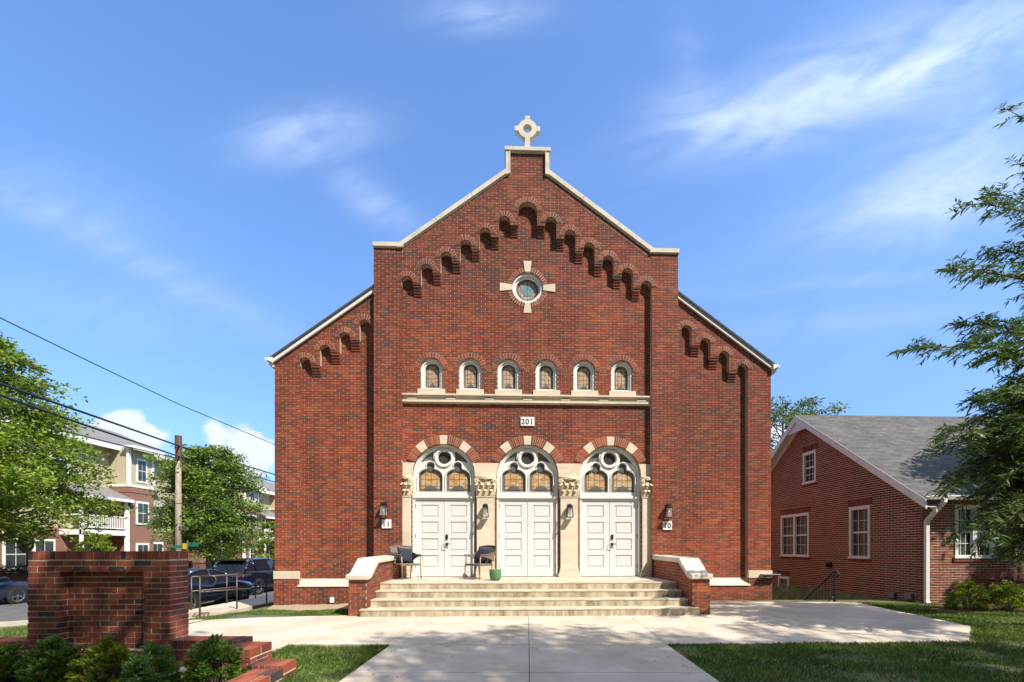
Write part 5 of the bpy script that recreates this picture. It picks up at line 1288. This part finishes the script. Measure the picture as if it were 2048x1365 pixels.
for a, c in zip(pts[:-1], pts[1:]):
    a, c = Vector(a), Vector(c); d = (c-a); ln = d.length/2 + .015; d.normalize(); sx = Vector((1, 0, 0)); sx = (sx - d*sx.dot(d)).normalized(); sy = d.cross(sx)
    ds.obox((a+c)/2, sx*.05, sy*.04, d*ln)
ds.build('downspout', M['white'], house, bevel=.006)
v_ = MB()
for y, z in ((.9, .08), (.35, .10)): v_.box(-.10, 0, y-.11, y+.11, z-.09, z+.09)
v_.build('foundation_vent', M['gray_metal'], house, bevel=.02)
v_ = MB(); v_.box(-.10, 0, 3.35, 3.53, .78, .96); v_.lathe([(0, -.16), (.05, -.16), (.07, -.10), (.05, -.02)], (0, 3.44, .86), 12, 'x'); v_.build('wall_light', M['bronze'], house)
po = MB(); pm = MB(); b, m = brick_block(house, 1.85, 7.5, -2.1, -.002, -.2, .62, bm=po, mm=pm, faces='fl'); o = po.build('porch_plinth', M['house_brick'], house); pm.build('plinth_mortar', M['house_mortar'], o)
def hworld(x, y, z=0):
    c, s = math.cos(TH), math.sin(TH); return (HCX + x*c - y*s, HCY + x*s + y*c, z)
# two pale wooden porch chairs
def porch_chair(loc_, rz, label):
    r = empty('porch_chair', loc_, rz, label, 'chair', 'pale wooden chairs on the house porch')
    for sx in (-1, 1):
        g = MB(); g.loft([[(sx*.25-.02, y-.03, z), (sx*.25+.02, y-.03, z), (sx*.25+.02, y+.03, z), (sx*.25-.02, y+.03, z)] for y, z in ((.34, 0), (.27, .22), (.22, .45), (.27, .75), (.36, 1.05))]); g.build('leg', M['light_wood'], r, bevel=.006)
        g = MB(); g.loft([[(sx*.25-.02, y-.03, z), (sx*.25+.02, y-.03, z), (sx*.25+.02, y+.03, z), (sx*.25-.02, y+.03, z)] for y, z in ((-.26, 0), (-.24, .3), (-.25, .62))]); g.build('leg', M['light_wood'], r, bevel=.006)
        g = MB(); g.box(sx*.27-.045, sx*.27+.045, -.32, .26, .62, .65); g.build('arm', M['light_wood'], r, bevel=.006)
        g = MB(); g.box(sx*.25-.015, sx*.25+.015, -.24, .30, .14, .18); g.build('stretcher', M['light_wood'], r)
    g = MB()
    for i in range(6): g.box(-.25, .25, -.27+.085*i, -.20+.085*i, .36-.008*i, .385-.008*i)
    g.build('seat', M['light_wood'], r)
    g = MB()
    for i in range(4): z = .55+.13*i; y = .23+.10*((z-.45)/.6)**1.5; g.box(-.24, .24, y-.01, y+.012, z, z+.085)
    g.build('backrest', M['light_wood'], r, bevel=.004)
porch_chair(hworld(2.35, -.62, .624), R(-62), 'left of two pale wooden chairs on the house porch'); porch_chair(hworld(3.35, -.75, .624), R(-50), 'right of two pale wooden chairs on the house porch')
# wrought iron railing of the basement stairs
ra = empty('stair_railing', (8.43, 11.96, -.02), 0, 'black wrought iron railing going down beside the neighbouring house', 'railing')
g = MB(); rl = lambda y: .82 - .72*y
g.tube([(0, -.10, .70), (0, -.16, .74), (0, -.14, .80), (0, -.05, .845), (0, .08, .80)] + [(0, .08+.2*i, rl(.05+.2*i)) for i in range(1, 13)], .022, 8); g.build('handrail', M['black'], ra, smooth=True)
g = MB(); g.tube([(0, .06+.2*i, rl(.03+.2*i)-.68) for i in range(0, 13)], .014, 6); g.build('bottom_rail', M['black'], ra)
for i in range(18):
    y = .10+.13*i; g = MB(); z1 = rl(y)-.0; z0 = rl(y)-.70
    g.tube([(0, y, z0), (0, y, z1)], .0075, 6)
    if i % 3 == 1: g.lathe([(.007, -.04), (.028, 0), (.007, .04)], (0, y, (z0+z1)/2), 8)
    g.build('baluster', M['black'], ra)
for y in (0, 2.4): g = MB(); z = rl(max(0, y)); g.box(-.024, .024, y-.024, y+.024, z-1.0 if y else -.05, z+.0); g.build('newel_post', M['black'], ra)

# ------------------------------------------------------------------ wicker chairs, cushions, pot on the landing
def weave(name, c1, c2, sc_=26):
    m, t, b = mat_new(name); b.inputs['Roughness'].default_value = .75
    c = t.nodes.new('ShaderNodeTexCoord'); ch = t.nodes.new('ShaderNodeTexChecker'); ch.inputs['Scale'].default_value = sc_; ch.inputs['Color1'].default_value = (*c1, 1); ch.inputs['Color2'].default_value = (*c2, 1)
    t.links.new(c.outputs['Object'], ch.inputs[0]); t.links.new(ch.outputs[0], b.inputs['Base Color']); return m
M['weave'] = weave('woven_cane', (.24, .19, .135), (.07, .052, .04), 34)
def fabric(name):
    m, t, b = mat_new(name); b.inputs['Roughness'].default_value = .9
    c = t.nodes.new('ShaderNodeTexCoord'); mp = t.nodes.new('ShaderNodeMapping'); mp.inputs['Rotation'].default_value = (0, R(40), 0); t.links.new(c.outputs['Object'], mp.inputs[0])
    s = t.nodes.new('ShaderNodeSeparateXYZ'); k = t.nodes.new('ShaderNodeCombineXYZ'); t.links.new(mp.outputs[0], s.inputs[0]); t.links.new(s.outputs[0], k.inputs[0]); t.links.new(s.outputs[2], k.inputs[1])
    br = t.nodes.new('ShaderNodeTexBrick'); br.inputs['Scale'].default_value = 1; br.inputs['Brick Width'].default_value = .13; br.inputs['Row Height'].default_value = .065; br.inputs['Mortar Size'].default_value = .008
    br.inputs['Color1'].default_value = (.020, .024, .05, 1); br.inputs['Color2'].default_value = (.026, .030, .06, 1); br.inputs['Mortar'].default_value = (.006, .007, .015, 1)
    t.links.new(k.outputs[0], br.inputs[0]); t.links.new(br.outputs[0], b.inputs['Base Color']); return m
M['navy'] = fabric('navy_diamond_fabric')
def wicker_chair(x, y, rz, label):
    r = empty('wicker_chair', (x, y, ZL + .001), rz, label, 'chair', 'wicker chairs beside the left door')
    for sx in (-1, 1):
        g = MB(); g.tube([(sx*.27, -.27, 0), (sx*.265, -.25, .40), (sx*.27, -.24, .60)], [.011, .017, .016], 8); g.build('leg', M['wood_frame'], r, smooth=True)
        g = MB(); g.tube([(sx*.25, .27, 0), (sx*.235, .20, .40), (sx*.27, .30, .72)], [.011, .017, .014], 8); g.build('leg', M['wood_frame'], r, smooth=True)
        # woven arm: broad at the back, narrow at the front
        g = MB()
        def arm(a, c, sx=sx):
            yy = -.26 + .50*a; top = .63 + .02*a + .10*max(0, a-.55); h = .035 + .20*a**2.2
            return (sx*(.285 + .015*a), yy, top - h*c)
        g.grid(arm, 10, 4); g.grid(lambda a, c, sx=sx: (arm(a, c)[0]-sx*.02, arm(a, c)[1], arm(a, c)[2]), 10, 4)
        g.tube([arm(i/8, 0) for i in range(9)], .016, 8); g.build('arm', M['weave'], r, smooth=True)
    g = MB(); g.loft([[(-.25, y, .415 - abs(y)*.02), (.25, y, .415 - abs(y)*.02), (.26, y, .39), (.25, y, .355), (-.25, y, .355), (-.26, y, .39)] for y in (-.265, -.24, -.1, .1, .24)]); g.build('seat', M['weave'], r, bevel=.01)
    g = MB()
    def back(a, c):
        xx = (a-.5)*2; z = .40 + .48*c - .03*xx*xx*c; w_ = .27 + .05*c
        return (xx*w_, .23 + .15*c - .075*xx*xx*(1-.25*c), z)
    g.grid(back, 12, 10); g.grid(lambda a, c: (back(a, c)[0]*.98, back(a, c)[1]+.02, back(a, c)[2]), 12, 10); g.tube([back(i/12, 1) for i in range(13)], .014, 8); g.tube([back(0, i/8) for i in range(9)], .013, 6); g.tube([back(1, i/8) for i in range(9)], .013, 6)
    g.build('backrest', M['weave'], r, smooth=True)
    return r
c1 = (-3.19, 11.45); c2 = (-1.27, 11.38)
wicker_chair(*c1, R(43), 'brown wicker armchair beside the brick cheek wall, turned right'); wicker_chair(*c2, R(-38), 'brown wicker armchair beside the green pot, turned left')
def cushion(x, y, z, rz, label):
    b = MB(); n = 14; h = .21
    def f(sg):
        def g(a, c):
            u, v = (a-.5)*2, (c-.5)*2; k = (1-u*u)*(1-v*v); p = 1 - .10*(1-abs(u*v))*(abs(u)**3+abs(v)**3)*.6
            return (u*h*p, -sg*.085*max(0, k)**.45, v*h*p)
        return g
    b.grid(f(1), n, n); b.grid(f(-1), n, n)
    o = b.build('cushion', M['navy'], None, smooth=True, recalc=True, label=label, cat='cushion', group='navy cushions on the wicker chairs'); o.location = (x, y, z); o.rotation_euler = (R(-22), R(6), rz); return o
def cush_at(c, rz, label):
    d = Vector((math.sin(rz)*1, -math.cos(rz)*1)); return cushion(c[0] - d.x*.10, c[1] - d.y*.10, ZL + .625, rz, label)
cush_at(c1, R(43), 'navy cushion with a diamond pattern on the chair by the cheek wall'); cush_at(c2, R(-38), 'navy cushion on the chair next to the green pot')
pt = empty('flower_pot', (-.82, 10.95, ZL + .001), 0, 'empty green glazed plant pot on the landing beside the right wicker chair', 'pot')
b = MB(); b.lathe([(0, 0), (.085, 0), (.115, .015), (.14, .06), (.152, .14), (.152, .27), (.148, .278), (.138, .276), (.136, .22), (.13, .20), (0, .20)], n=32); b.build('pot_body', M['pot'], pt, smooth=True)
b = MB(); b.lathe([(0, .225), (.136, .22)], n=24); b.build('soil', M['soil'], pt)

# ------------------------------------------------------------------ ramp handrails
M['rail_metal'] = mat('dark_rail', (.09, .075, .062), .45, .15, 6, metal=.5)
def railing(x0, y0, x1, y1, zt0, zt1, zg0, zg1, label, loop):
    r = empty('handrail', (x0, y0, zg0), 0, label, 'railing', 'grey metal handrails along the ramp'); d = Vector((x1-x0, y1-y0, 0)); n = max(2, int(d.length/1.6)+1)
    P = lambda t, z: (d.x*t, d.y*t, z-zg0)
    for k in range(n+1):
        t = k/n; b = MB(); b.tube([P(t, zg0+(zg1-zg0)*t-.05), P(t, zt0+(zt1-zt0)*t)], .022, 8); b.build('post', M['rail_metal'], r, smooth=True)
    for dz in (0, -.42):
        b = MB(); b.tube([P(0, zt0+dz), P(1, zt1+dz)], .021, 8); b.build('rail', M['rail_metal'], r, smooth=True)
    if loop:
        e = d.normalized()*1; b = MB(); q = []
        s = Vector((.9, .43, 0)).normalized()
        q = [Vector((0, 0, zt0-zg0)), s*.28 + Vector((0, 0, zt0-zg0)), s*.335 + Vector((0, 0, zt0-zg0-.04)), s*.35 + Vector((0, 0, zt0-zg0-.1)), s*.345 + Vector((0, 0, zt0-zg0-.2)), s*.30 + Vector((0, 0, zt0-zg0-.255)), Vector((0, 0, zt0-zg0-.27))]
        b.tube([tuple(p) for p in q], .02, 8); b.build('end_loop', M['rail_metal'], r, smooth=True)
railing(-8.6, 11.4, -8.5, 18.5, .72, .40, -.40, -.42, 'grey metal handrail with a bent end loop along the near edge of the ramp', True)
railing(-9.75, 12.6, -9.75, 20, .62, .45, -.42, -.45, 'grey metal handrail along the street side of the ramp', False)

# ------------------------------------------------------------------ cars
def car(loc_, rz, label, paint, kind):
    r = empty('parked_car', loc_, rz, label, 'car', 'cars parked along the side street')
    suv = kind == 'suv'; L2 = 2.33; zb = .24 if suv else .20; RW = .36 if suv else .325; WB = 1.36; WX2 = .925 if suv else .90
    if suv: top = [(-2.30, .62), (-2.33, .80), (-2.24, 1.04), (-2.0, 1.10), (-1.3, 1.10), (0, 1.07), (1.0, 1.06), (1.5, 1.01), (2.05, .90), (2.28, .74), (2.33, .5)]
    else: top = [(-2.30, .55), (-2.33, .74), (-2.22, .98), (-1.8, 1.02), (-1.2, .99), (0, .95), (.95, .96), (1.4, .90), (1.95, .80), (2.22, .68), (2.33, .45)]
    b = MB(); secs = []
    for x, z in top:
        e = min(1, (L2+.02-abs(x))/.55); w_ = WX2*(.84 + .16*math.sin(e*math.pi/2)); zl = zb + .10*(1-e)
        q = [(0, zl), (w_*.88, zl), (w_*.99, zl+.12), (w_, zl+(z-zl)*.55), (w_*.985, z-.10), (w_*.90, z-.012), (w_*.5, z+.012), (0, z+.016)]
        secs.append([(x, y, zz) for y, zz in q] + [(x, -y, zz) for y, zz in reversed(q[1:-1])])
    b.loft(secs); body = b.build('body', M[paint], r, smooth=True, recalc=True)
    if suv: gh = [(-2.18, 1.06, 1.09, .82, .80), (-1.80, 1.05, 1.60, .82, .64), (-1.2, 1.04, 1.665, .83, .66), (-.2, 1.03, 1.69, .83, .66), (.35, 1.03, 1.63, .83, .64), (1.22, 1.02, 1.05, .80, .78)]
    else: gh = [(-1.75, .97, 1.0, .80, .78), (-1.05, .95, 1.36, .81, .62), (-.4, .93, 1.44, .82, .62), (.1, .93, 1.42, .82, .61), (1.15, .93, .96, .80, .78)]
    b = MB(); b.loft([[(x, -wb_, z0), (x, -wb_, z0+.01), (x, -wt, z1-.03), (x, -wt*.8, z1), (x, wt*.8, z1), (x, wt, z1-.03), (x, wb_, z0+.01), (x, wb_, z0)] for x, z0, z1, wb_, wt in gh]); b.build('window', M['carglass'], r, smooth=False, recalc=True)
    b = MB(); rp_ = gh[1:-1]
    b.loft([[(x, -wt*1.02, z1-.045), (x, -wt*.8, z1+.012), (x, 0, z1+.028), (x, wt*.8, z1+.012), (x, wt*1.02, z1-.045), (x, wt*.8, z1-.02), (x, -wt*.8, z1-.02)] for x, z0, z1, wb_, wt in rp_]); b.build('roof', M[paint], r, smooth=True, recalc=True)
    for s in (-1, 1):
        b = MB()
        for (i, j, rad) in ((0, 1, .055), (-1, -2, .04)):
            g0, g1 = gh[i], gh[j]; b.tube([(g0[0], s*g0[3]*.98, g0[2]), (g1[0], s*g1[4]*1.0, g1[2]-.03)], rad, 6)
        xm = -.25; b.tube([(xm, s*.835, 1.0 if suv else .93), (xm-.02, s*.66, 1.63 if suv else 1.41)], .022, 6)
        if suv: b.tube([(-1.35, s*.83, 1.05), (-1.5, s*.665, 1.60)], .05, 6)
        b.tube([(g[0], s*g[4]*1.0, g[2]-.035) for g in gh[1:-1]], .03, 6)
        b.build('pillar', M[paint], r, smooth=True)
        b = MB(); b.box(.78, .95, *sorted((s*.86, s*1.03)), (1.06 if suv else .97), (1.20 if suv else 1.09)); b.build('wing_mirror', M[paint], r, bevel=.035)
        b = MB(); zz = .93 if suv else .80
        for xx in (-.55, .45): b.box(xx-.1, xx+.1, *sorted((s*(WX2-.01), s*(WX2+.025))), zz-.015, zz+.015)
        b.build('handle', M['alloy'] if suv else M[paint], r, bevel=.008)
        b = MB(); b.tube([(g[0], s*(g[3]+.03), g[1]+.035) for g in gh], .012, 5); b.build('belt_trim', M['alloy'] if suv else M['black'], r)
        for xw in (-WB, WB):
            w_ = MB(); yo = s*(WX2+.012); yi = s*(WX2-.22)
            w_.lathe([(RW*.66, yi), (RW*.94, yi), (RW, yi+s*.03), (RW, yo-s*.03), (RW*.95, yo), (RW*.70, yo-s*.005), (RW*.66, yo-s*.03)], (xw, 0, RW), 28, 'y'); wh = w_.build('tyre', M['rubber'], r, smooth=True)
            w_ = MB(); w_.lathe([(RW*.70, yo-s*.01), (RW*.64, yo-s*.02), (RW*.62, yo-s*.07)], (xw, 0, RW), 28, 'y'); w_.lathe([(0, yo-s*.012), (RW*.16, yo-s*.015), (RW*.18, yo-s*.05)], (xw, 0, RW), 16, 'y')
            for k in range(10):
                a = 2*math.pi*k/10 + (.12 if k % 2 else -.12); ca, sa = math.cos(a), math.sin(a)
                w_.obox((xw+ca*RW*.41, yo-s*.035, RW+sa*RW*.41), (ca*RW*.26, 0, sa*RW*.26), (-sa*RW*.035, 0, ca*RW*.035), (0, .012, 0))
            w_.build('rim', M['alloy'], wh)
            w_ = MB(); w_.lathe([(0, s*(WX2-.10)), (RW*.68, s*(WX2-.10))], (xw, 0, RW), 24, 'y'); w_.lathe([(RW*1.0, s*(WX2-.20)), (RW*1.17, s*(WX2+.004)), (RW*1.02, s*(WX2+.006))], (xw, 0, RW), 28, 'y'); w_.build('wheel_arch', M['rubber'], r)
        b = MB()
        if suv: b.loft([[(-2.325, s*.30, .93), (-2.325, s*.30, 1.02), (-2.25, s*.30, 1.03), (-2.25, s*.30, .93)], [(-2.29, s*.66, .90), (-2.27, s*.66, 1.05), (-2.15, s*.66, 1.05), (-2.15, s*.66, .90)], [(-2.16, s*.86, .92), (-2.10, s*.86, 1.05), (-2.0, s*.80, 1.05), (-2.0, s*.80, .92)]])
        else: b.box(-2.33, -2.18, *sorted((s*.45, s*.80)), .78, .92)
        b.build('tail_light', M['red_lens'], r, recalc=True)
        b = MB(); b.box(2.02, 2.24, *sorted((s*.50, s*.80)), .62 if not suv else .74, .72 if not suv else .84); b.build('headlight', M['lampglass'], r, bevel=.03)
    b = MB(); b.box(-2.365, -2.33, -.26, .26, .80 if suv else .62, .94 if suv else .74); b.build('licence_plate', M['plaque'], r, bevel=.006)
    if suv:
        b = MB(); b.box(-2.36, -2.1, -.80, .80, .34, .50); b.build('rear_bumper', M['rubber'], r, bevel=.04)
        b = MB(); b.loft([[(-2.0, y, 1.60), (-1.75, y, 1.66), (-1.75, y, 1.69), (-2.02, y, 1.63)] for y in (-.62, 0, .62)]); b.build('spoiler', M[paint], r, recalc=True)
        b = MB(); b.tube([(-2.13, -.02, 1.12), (-2.09, -.30, 1.17), (-2.10, -.42, 1.16)], .012, 6); b.build('rear_wiper', M['black'], r)
        b = MB(); b.tube([(-2.335, -.085, 1.04), (-2.34, -.05, 1.015), (-2.34, 0, 1.0), (-2.34, .05, 1.015), (-2.335, .085, 1.04)], .012, 6); b.lathe([(.05, -2.33), (.062, -2.345), (.075, -2.33)], (0, 0, 1.01), 18, 'x'); b.build('emblem', M['chrome'], r)
        b = MB(); b.tube([(-1.5, 0, 1.69), (-1.6, 0, 1.74)], .02, 6); b.build('antenna', M['black'], r)
    return r
car((-13.65, 21.9, gz(-13.6, 21.9)+.03), R(90.5), 'black sport utility car seen from behind, parked beside the church corner', 'paint_ink', 'suv')
car((-12.3, 16.06, gz(-12.3, 16.06)+.03), R(90), 'dark blue sedan behind the sign wall and the ramp handrails', 'paint_navy', 'sedan')
car((-20.95, 15.75, gz(-20.9, 15.8)+.03), R(90), 'slate blue sedan at the left edge on the far side of the street', 'paint_slate', 'sedan')

# ------------------------------------------------------------------ townhouses across the street
TX = -29.0; TZ = -.6
M['bb'] = mat('board_and_batten', (.45, .40, .27), .7, .04, 2)
def townhouse(Y0, Y1, label, bays, winset, eave=8.8):
    r = empty('townhouse', (TX, Y0, TZ), 0, label, 'townhouse', 'brick and siding townhouses across the street'); Ln = Y1-Y0; g0 = -TZ
    bx = -1.5
    b = MB(); b.box(-12, bx, 0, Ln, -.5, 3.4); b.build('brick_storey', M['far_brick'], r)
    b = MB(); b.box(-12, bx-.02, 0, Ln, 3.4, eave+g0); b.build('upper_storey', M['siding'], r)
    b = MB(); z = eave+g0
    b.loft([[(x, y, zz) for x, zz in ((-12.6, z), (bx+.7, z), (bx+.7, z+.12), (-6.7, z+2.7), (-12.6, z+.12))] for y in (-.7, Ln+.5)]); rf_ = b.build('roof', M['roof_gray'], r, recalc=True)
    b = MB(); b.box(bx+.68, bx+.74, -.7, Ln+.5, z-.22, z+.10); b.box(bx, bx+.68, -.65, Ln+.45, z-.10, z-.04); b.add([(bx+.7, -.72, z-.1), (-6.7, -.72, z+2.55), (-6.7, -.72, z+2.75), (bx+.7, -.72, z+.12)], [(0, 1, 2, 3)]); b.build('eave_trim', M['trim_far'], r)
    def window(x, y0, y1, z0, z1):
        f = MB(); f.box(x-.02, x+.06, y0-.12, y1+.12, z0-.14, z1+.14); w_ = f.build('window', M['trim_far'], r)
        ym = (y0+y1)/2
        p = MB()
        for a, c in ((z0, (z0+z1)/2-.03), ((z0+z1)/2+.03, z1)):
            for q, e in ((y0, ym-.02), (ym+.02, y1)): p.box(x+.055, x+.072, q, e, a, c)
        p.build('pane', M['pane'], w_)
    for (a, c) in bays:
        b = MB(); b.box(bx-.1, 0, a, c, -.5, 6.55); bo = b.build('bay', M['far_brick'], r)
        b = MB(); b.box(bx-.1, .05, a-.05, c+.05, 6.55, 6.68); b.build('ledge', M['trim_far'], bo)
        b = MB(); b.box(bx-.1, .03, a-.03, c+.03, 6.15, 6.5); b.build('brick_band', M['far_brick'], bo)
        b = MB(); b.box(bx-.1, -.06, a+.06, c-.06, 6.68, z); so2 = b.build('siding', M['bb'], r)
        ba = MB(); k = a+.3
        while k < c-.1: ba.box(-.062, -.04, k-.02, k+.02, 6.68, z-.1); k += .35
        k = bx+.2
        while k < -.2: ba.box(k-.02, k+.02, a+.04, a+.062, 6.68, z-.1); k += .35
        ba.build('batten', M['siding'], so2)
        for y in (a+.02, c-.02): b = MB(); b.box(-.20, -.03, y-.10, y+.10, 6.68, z); b.build('corner_board', M['trim_far'], so2)
        window(-.07, (a+c)/2-.32, (a+c)/2+.32, 7.1, 8.6); window(0, (a+c)/2-.42, (a+c)/2+.42, 3.95, 5.4); window(0, (a+c)/2-.42, (a+c)/2+.42, .7, 2.3)
        b = MB(); b.box(-.4, .55, a-.3, c+.3, z-.05, z+.10); b.box(.52, .58, a-.32, c+.32, z-.20, z+.10); b.build('eave_trim', M['trim_far'], r)
        b = MB(); b.tube([(bx+1.2, a-.08, 5.2), (bx+1.45, a-.07, 5.0), (bx+1.45, a-.07, -.3)], .07, 8); b.build('downspout', M['trim_far'], r)
        # porch with balcony on the near side of the bay
        p0 = a-3.4
        if p0 > .2:
            b = MB(); b.box(bx, -.05, p0, a-.01, 2.95, 3.30); bal = b.build('balcony', M['trim_far'], r)
            b = MB(); b.box(-.12, -.05, p0, a-.1, 4.22, 4.30); b.box(-.11, -.06, p0, a-.1, 3.42, 3.48)
            k = p0+.05
            while k < a-.12: b.box(-.105, -.065, k, k+.035, 3.45, 4.25); k += .13
            b.box(bx, -.05, p0-.04, p0+.03, 4.22, 4.30)
            b.build('balustrade', M['trim_far'], bal)
            for y in (p0+.08, a-.16): pb = MB(); pb.box(-.2, -.06, y-.08, y+.08, -.4, 5.5); pb.build('porch_post', M['trim_far'], r)
            b = MB(); b.loft([[(bx, y, 6.3), (.25, y, 5.45), (.25, y, 5.58), (bx, y, 6.43)] for y in (p0-.3, a+.05)]); b.build('porch_roof', M['roof_gray'], r, recalc=True)
            b = MB(); b.box(.22, .29, p0-.3, a+.05, 5.36, 5.56); b.build('porch_fascia', M['trim_far'], r)
            b = MB(); b.box(bx-.03, bx+.03, a-1.5, a-.6, 0, 2.15); b.build('door', M['shadow_int'], r); b = MB(); b.box(bx-.03, bx+.03, a-1.5, a-.6, 3.35, 5.4); b.build('door', M['shadow_int'], r)
    for (y, w_, z0, z1) in winset: window(bx, y, y+w_, z0, z1)
townhouse(15.0, 37.2, 'large brick and tan siding townhouse across the street behind the big left tree', [(16.7, 18.7)], [(10.35, 1.0, .9, 2.5), (11.9, 1.0, .9, 2.5), (8.4, 1.0, .9, 2.5), (3, 1, .9, 2.5), (6.5, 1, 4.1, 5.6), (9, 1, 4.1, 5.6), (3, 1, 4.1, 5.6), (12.8, .9, 7.1, 8.6), (9, 1, 7.1, 8.6), (5, 1, 7.1, 8.6), (19.5, .9, 7.0, 8.5), (20.2, 1, 4.0, 5.5), (20.2, 1, .8, 2.4)])
townhouse(40.5, 64, 'farther brick and tan siding townhouse between the round tree and the church', [(4.2, 6.4), (11.0, 13.0), (18.5, 20.5)], [(1.0, 1, 7.0, 8.4), (2.0, 1, 4.0, 5.5), (8.0, 1, 7.0, 8.4), (15.5, 1, 7.0, 8.4), (1.8, 1, .8, 2.3)], eave=7.9)

# ------------------------------------------------------------------ street furniture
pole = empty('utility_pole', (-21.7, 27, gz(-21.7, 27)), 0, 'weathered wooden utility pole with a brown cap in front of the round tree', 'utility pole')
M['polewood'] = mat('pole_wood', (.30, .25, .19), .9, .4, 7, .6, 30, stretch=(4, 4, .4)); M['polecap'] = mat('pole_cap', (.12, .06, .04), .7, .2, 6)
zt = EYE + (V0-872)/F*27 - gz(-21.7, 27)
b = MB(); b.tube([(0, 0, -.2), (0, 0, zt-1.5)], [.19, .145], 12); b.build('shaft', M['polewood'], pole, smooth=True)
b = MB(); b.lathe([(0, zt), (.185, zt), (.19, zt-.75), (.165, zt-.80), (.165, zt-1.55), (0, zt-1.55)], n=14); b.build('pole_cap', M['polecap'], pole)
def wire(label, X, pts, r):
    """wire given by frame pixels, in the upright plane at sideways distance X(u)"""
    b = MB(); P = []
    for u, v, x in pts:
        Y = x/((u-U0)/F); P.append(Vector((x, Y, EYE + (V0-v)/F*Y)))
    a, c = P[0], P[-1]; d = (c-a); P = [a - d*.35] + P + [c + d*.35]
    b.tube([tuple(p) for p in P], r, 6); b.build('overhead_wire', M['wire'], label=label, cat='wire', group='overhead wires on the left', smooth=True)
wire('upper of the two thick black wires at the top of the utility pole', 0, [(0, 768, -16.2), (180, 830, -17.98), (360, 893, -21.6), (548, 949, -21.9)], .045)
wire('lower of the two thick black wires, just below the pole cap', 0, [(0, 791, -16.2), (180, 854, -17.98), (360, 914, -21.6), (548, 964, -21.9)], .042)
wire('thin single wire crossing high above the pole down to the church', 0, [(0, 636, -14), (180, 724, -14), (360, 810, -14), (548, 889, -14)], .016)
wire('thin wire running to the pole below the thick pair', 0, [(150, 868, -22.2), (250, 893, -22.0), (355, 917, -21.7)], .03)
wire('thin sagging wire in front of the round tree', 0, [(398, 1010, -18), (440, 1022, -18), (490, 1027, -18), (548, 1020, -18)], .022)
b = MB()
ss = empty('stop_sign', (at(52, 1088, 18.75).x, 18.75, gz(-21.9, 19)), R(-6), 'back of a dark octagonal stop sign on a post under the left tree', 'stop sign')
zc_ = at(52, 1088, 19).z - gz(-21.9, 19)
b.poly([[(.42*math.cos(R(22.5+45*k)), zc_ + .42*math.sin(R(22.5+45*k))) for k in range(8)]], -.012, .012); b.build('sign_plate', mat('sign_back', (.06, .06, .06), .5, .1, 4, metal=.6), ss)
b = MB(); b.box(-.03, .03, .013, .05, -.2, zc_+.40); b.build('post', M['black'], ss)
st = empty('street_name_sign', (at(375, 1095, 25).x, 25, gz(-19.6, 25)), 0, 'street name signs in green and yellow on one post beside the round tree', 'street sign')
zz = at(375, 1095, 25).z - gz(-19.6, 25)
b = MB(); b.tube([(0, 0, -.2), (0, 0, zz+.4)], .035, 8); b.build('post', M['gray_metal'], st)
b = MB(); b.box(.05, .62, -.012, .012, zz+.05, zz+.27); b.build('name_plate', M['green_sign'], st)
b = MB(); b.box(-.86, -.30, -.012, .012, zz-.06, zz+.12); b.build('name_plate', M['green_sign'], st)
b = MB(); b.box(-.27, -.04, -.014, .010, zz-.10, zz+.22); b.build('yellow_plate', M['yellow_sign'], st)
fe = empty('iron_fence', (-24.0, 24, gz(-24, 24)), 0, 'black iron fence in front of the townhouses beyond the parked cars', 'fence')
b = MB()
for z in (.18, 1.0): b.box(-.02, .02, 0, 11.5, z, z+.05)
b.build('rail', M['black'], fe)
b = MB()
for i in range(82): b.box(-.011, .011, .14*i-.011, .14*i+.011, .05, 1.15)
b.build('pickets', M['black'], fe)
for i in range(6): b = MB(); b.box(-.09, .09, 2.3*i-.09, 2.3*i+.09, -.1, 1.25); b.build('fence_post', M['black'], fe)
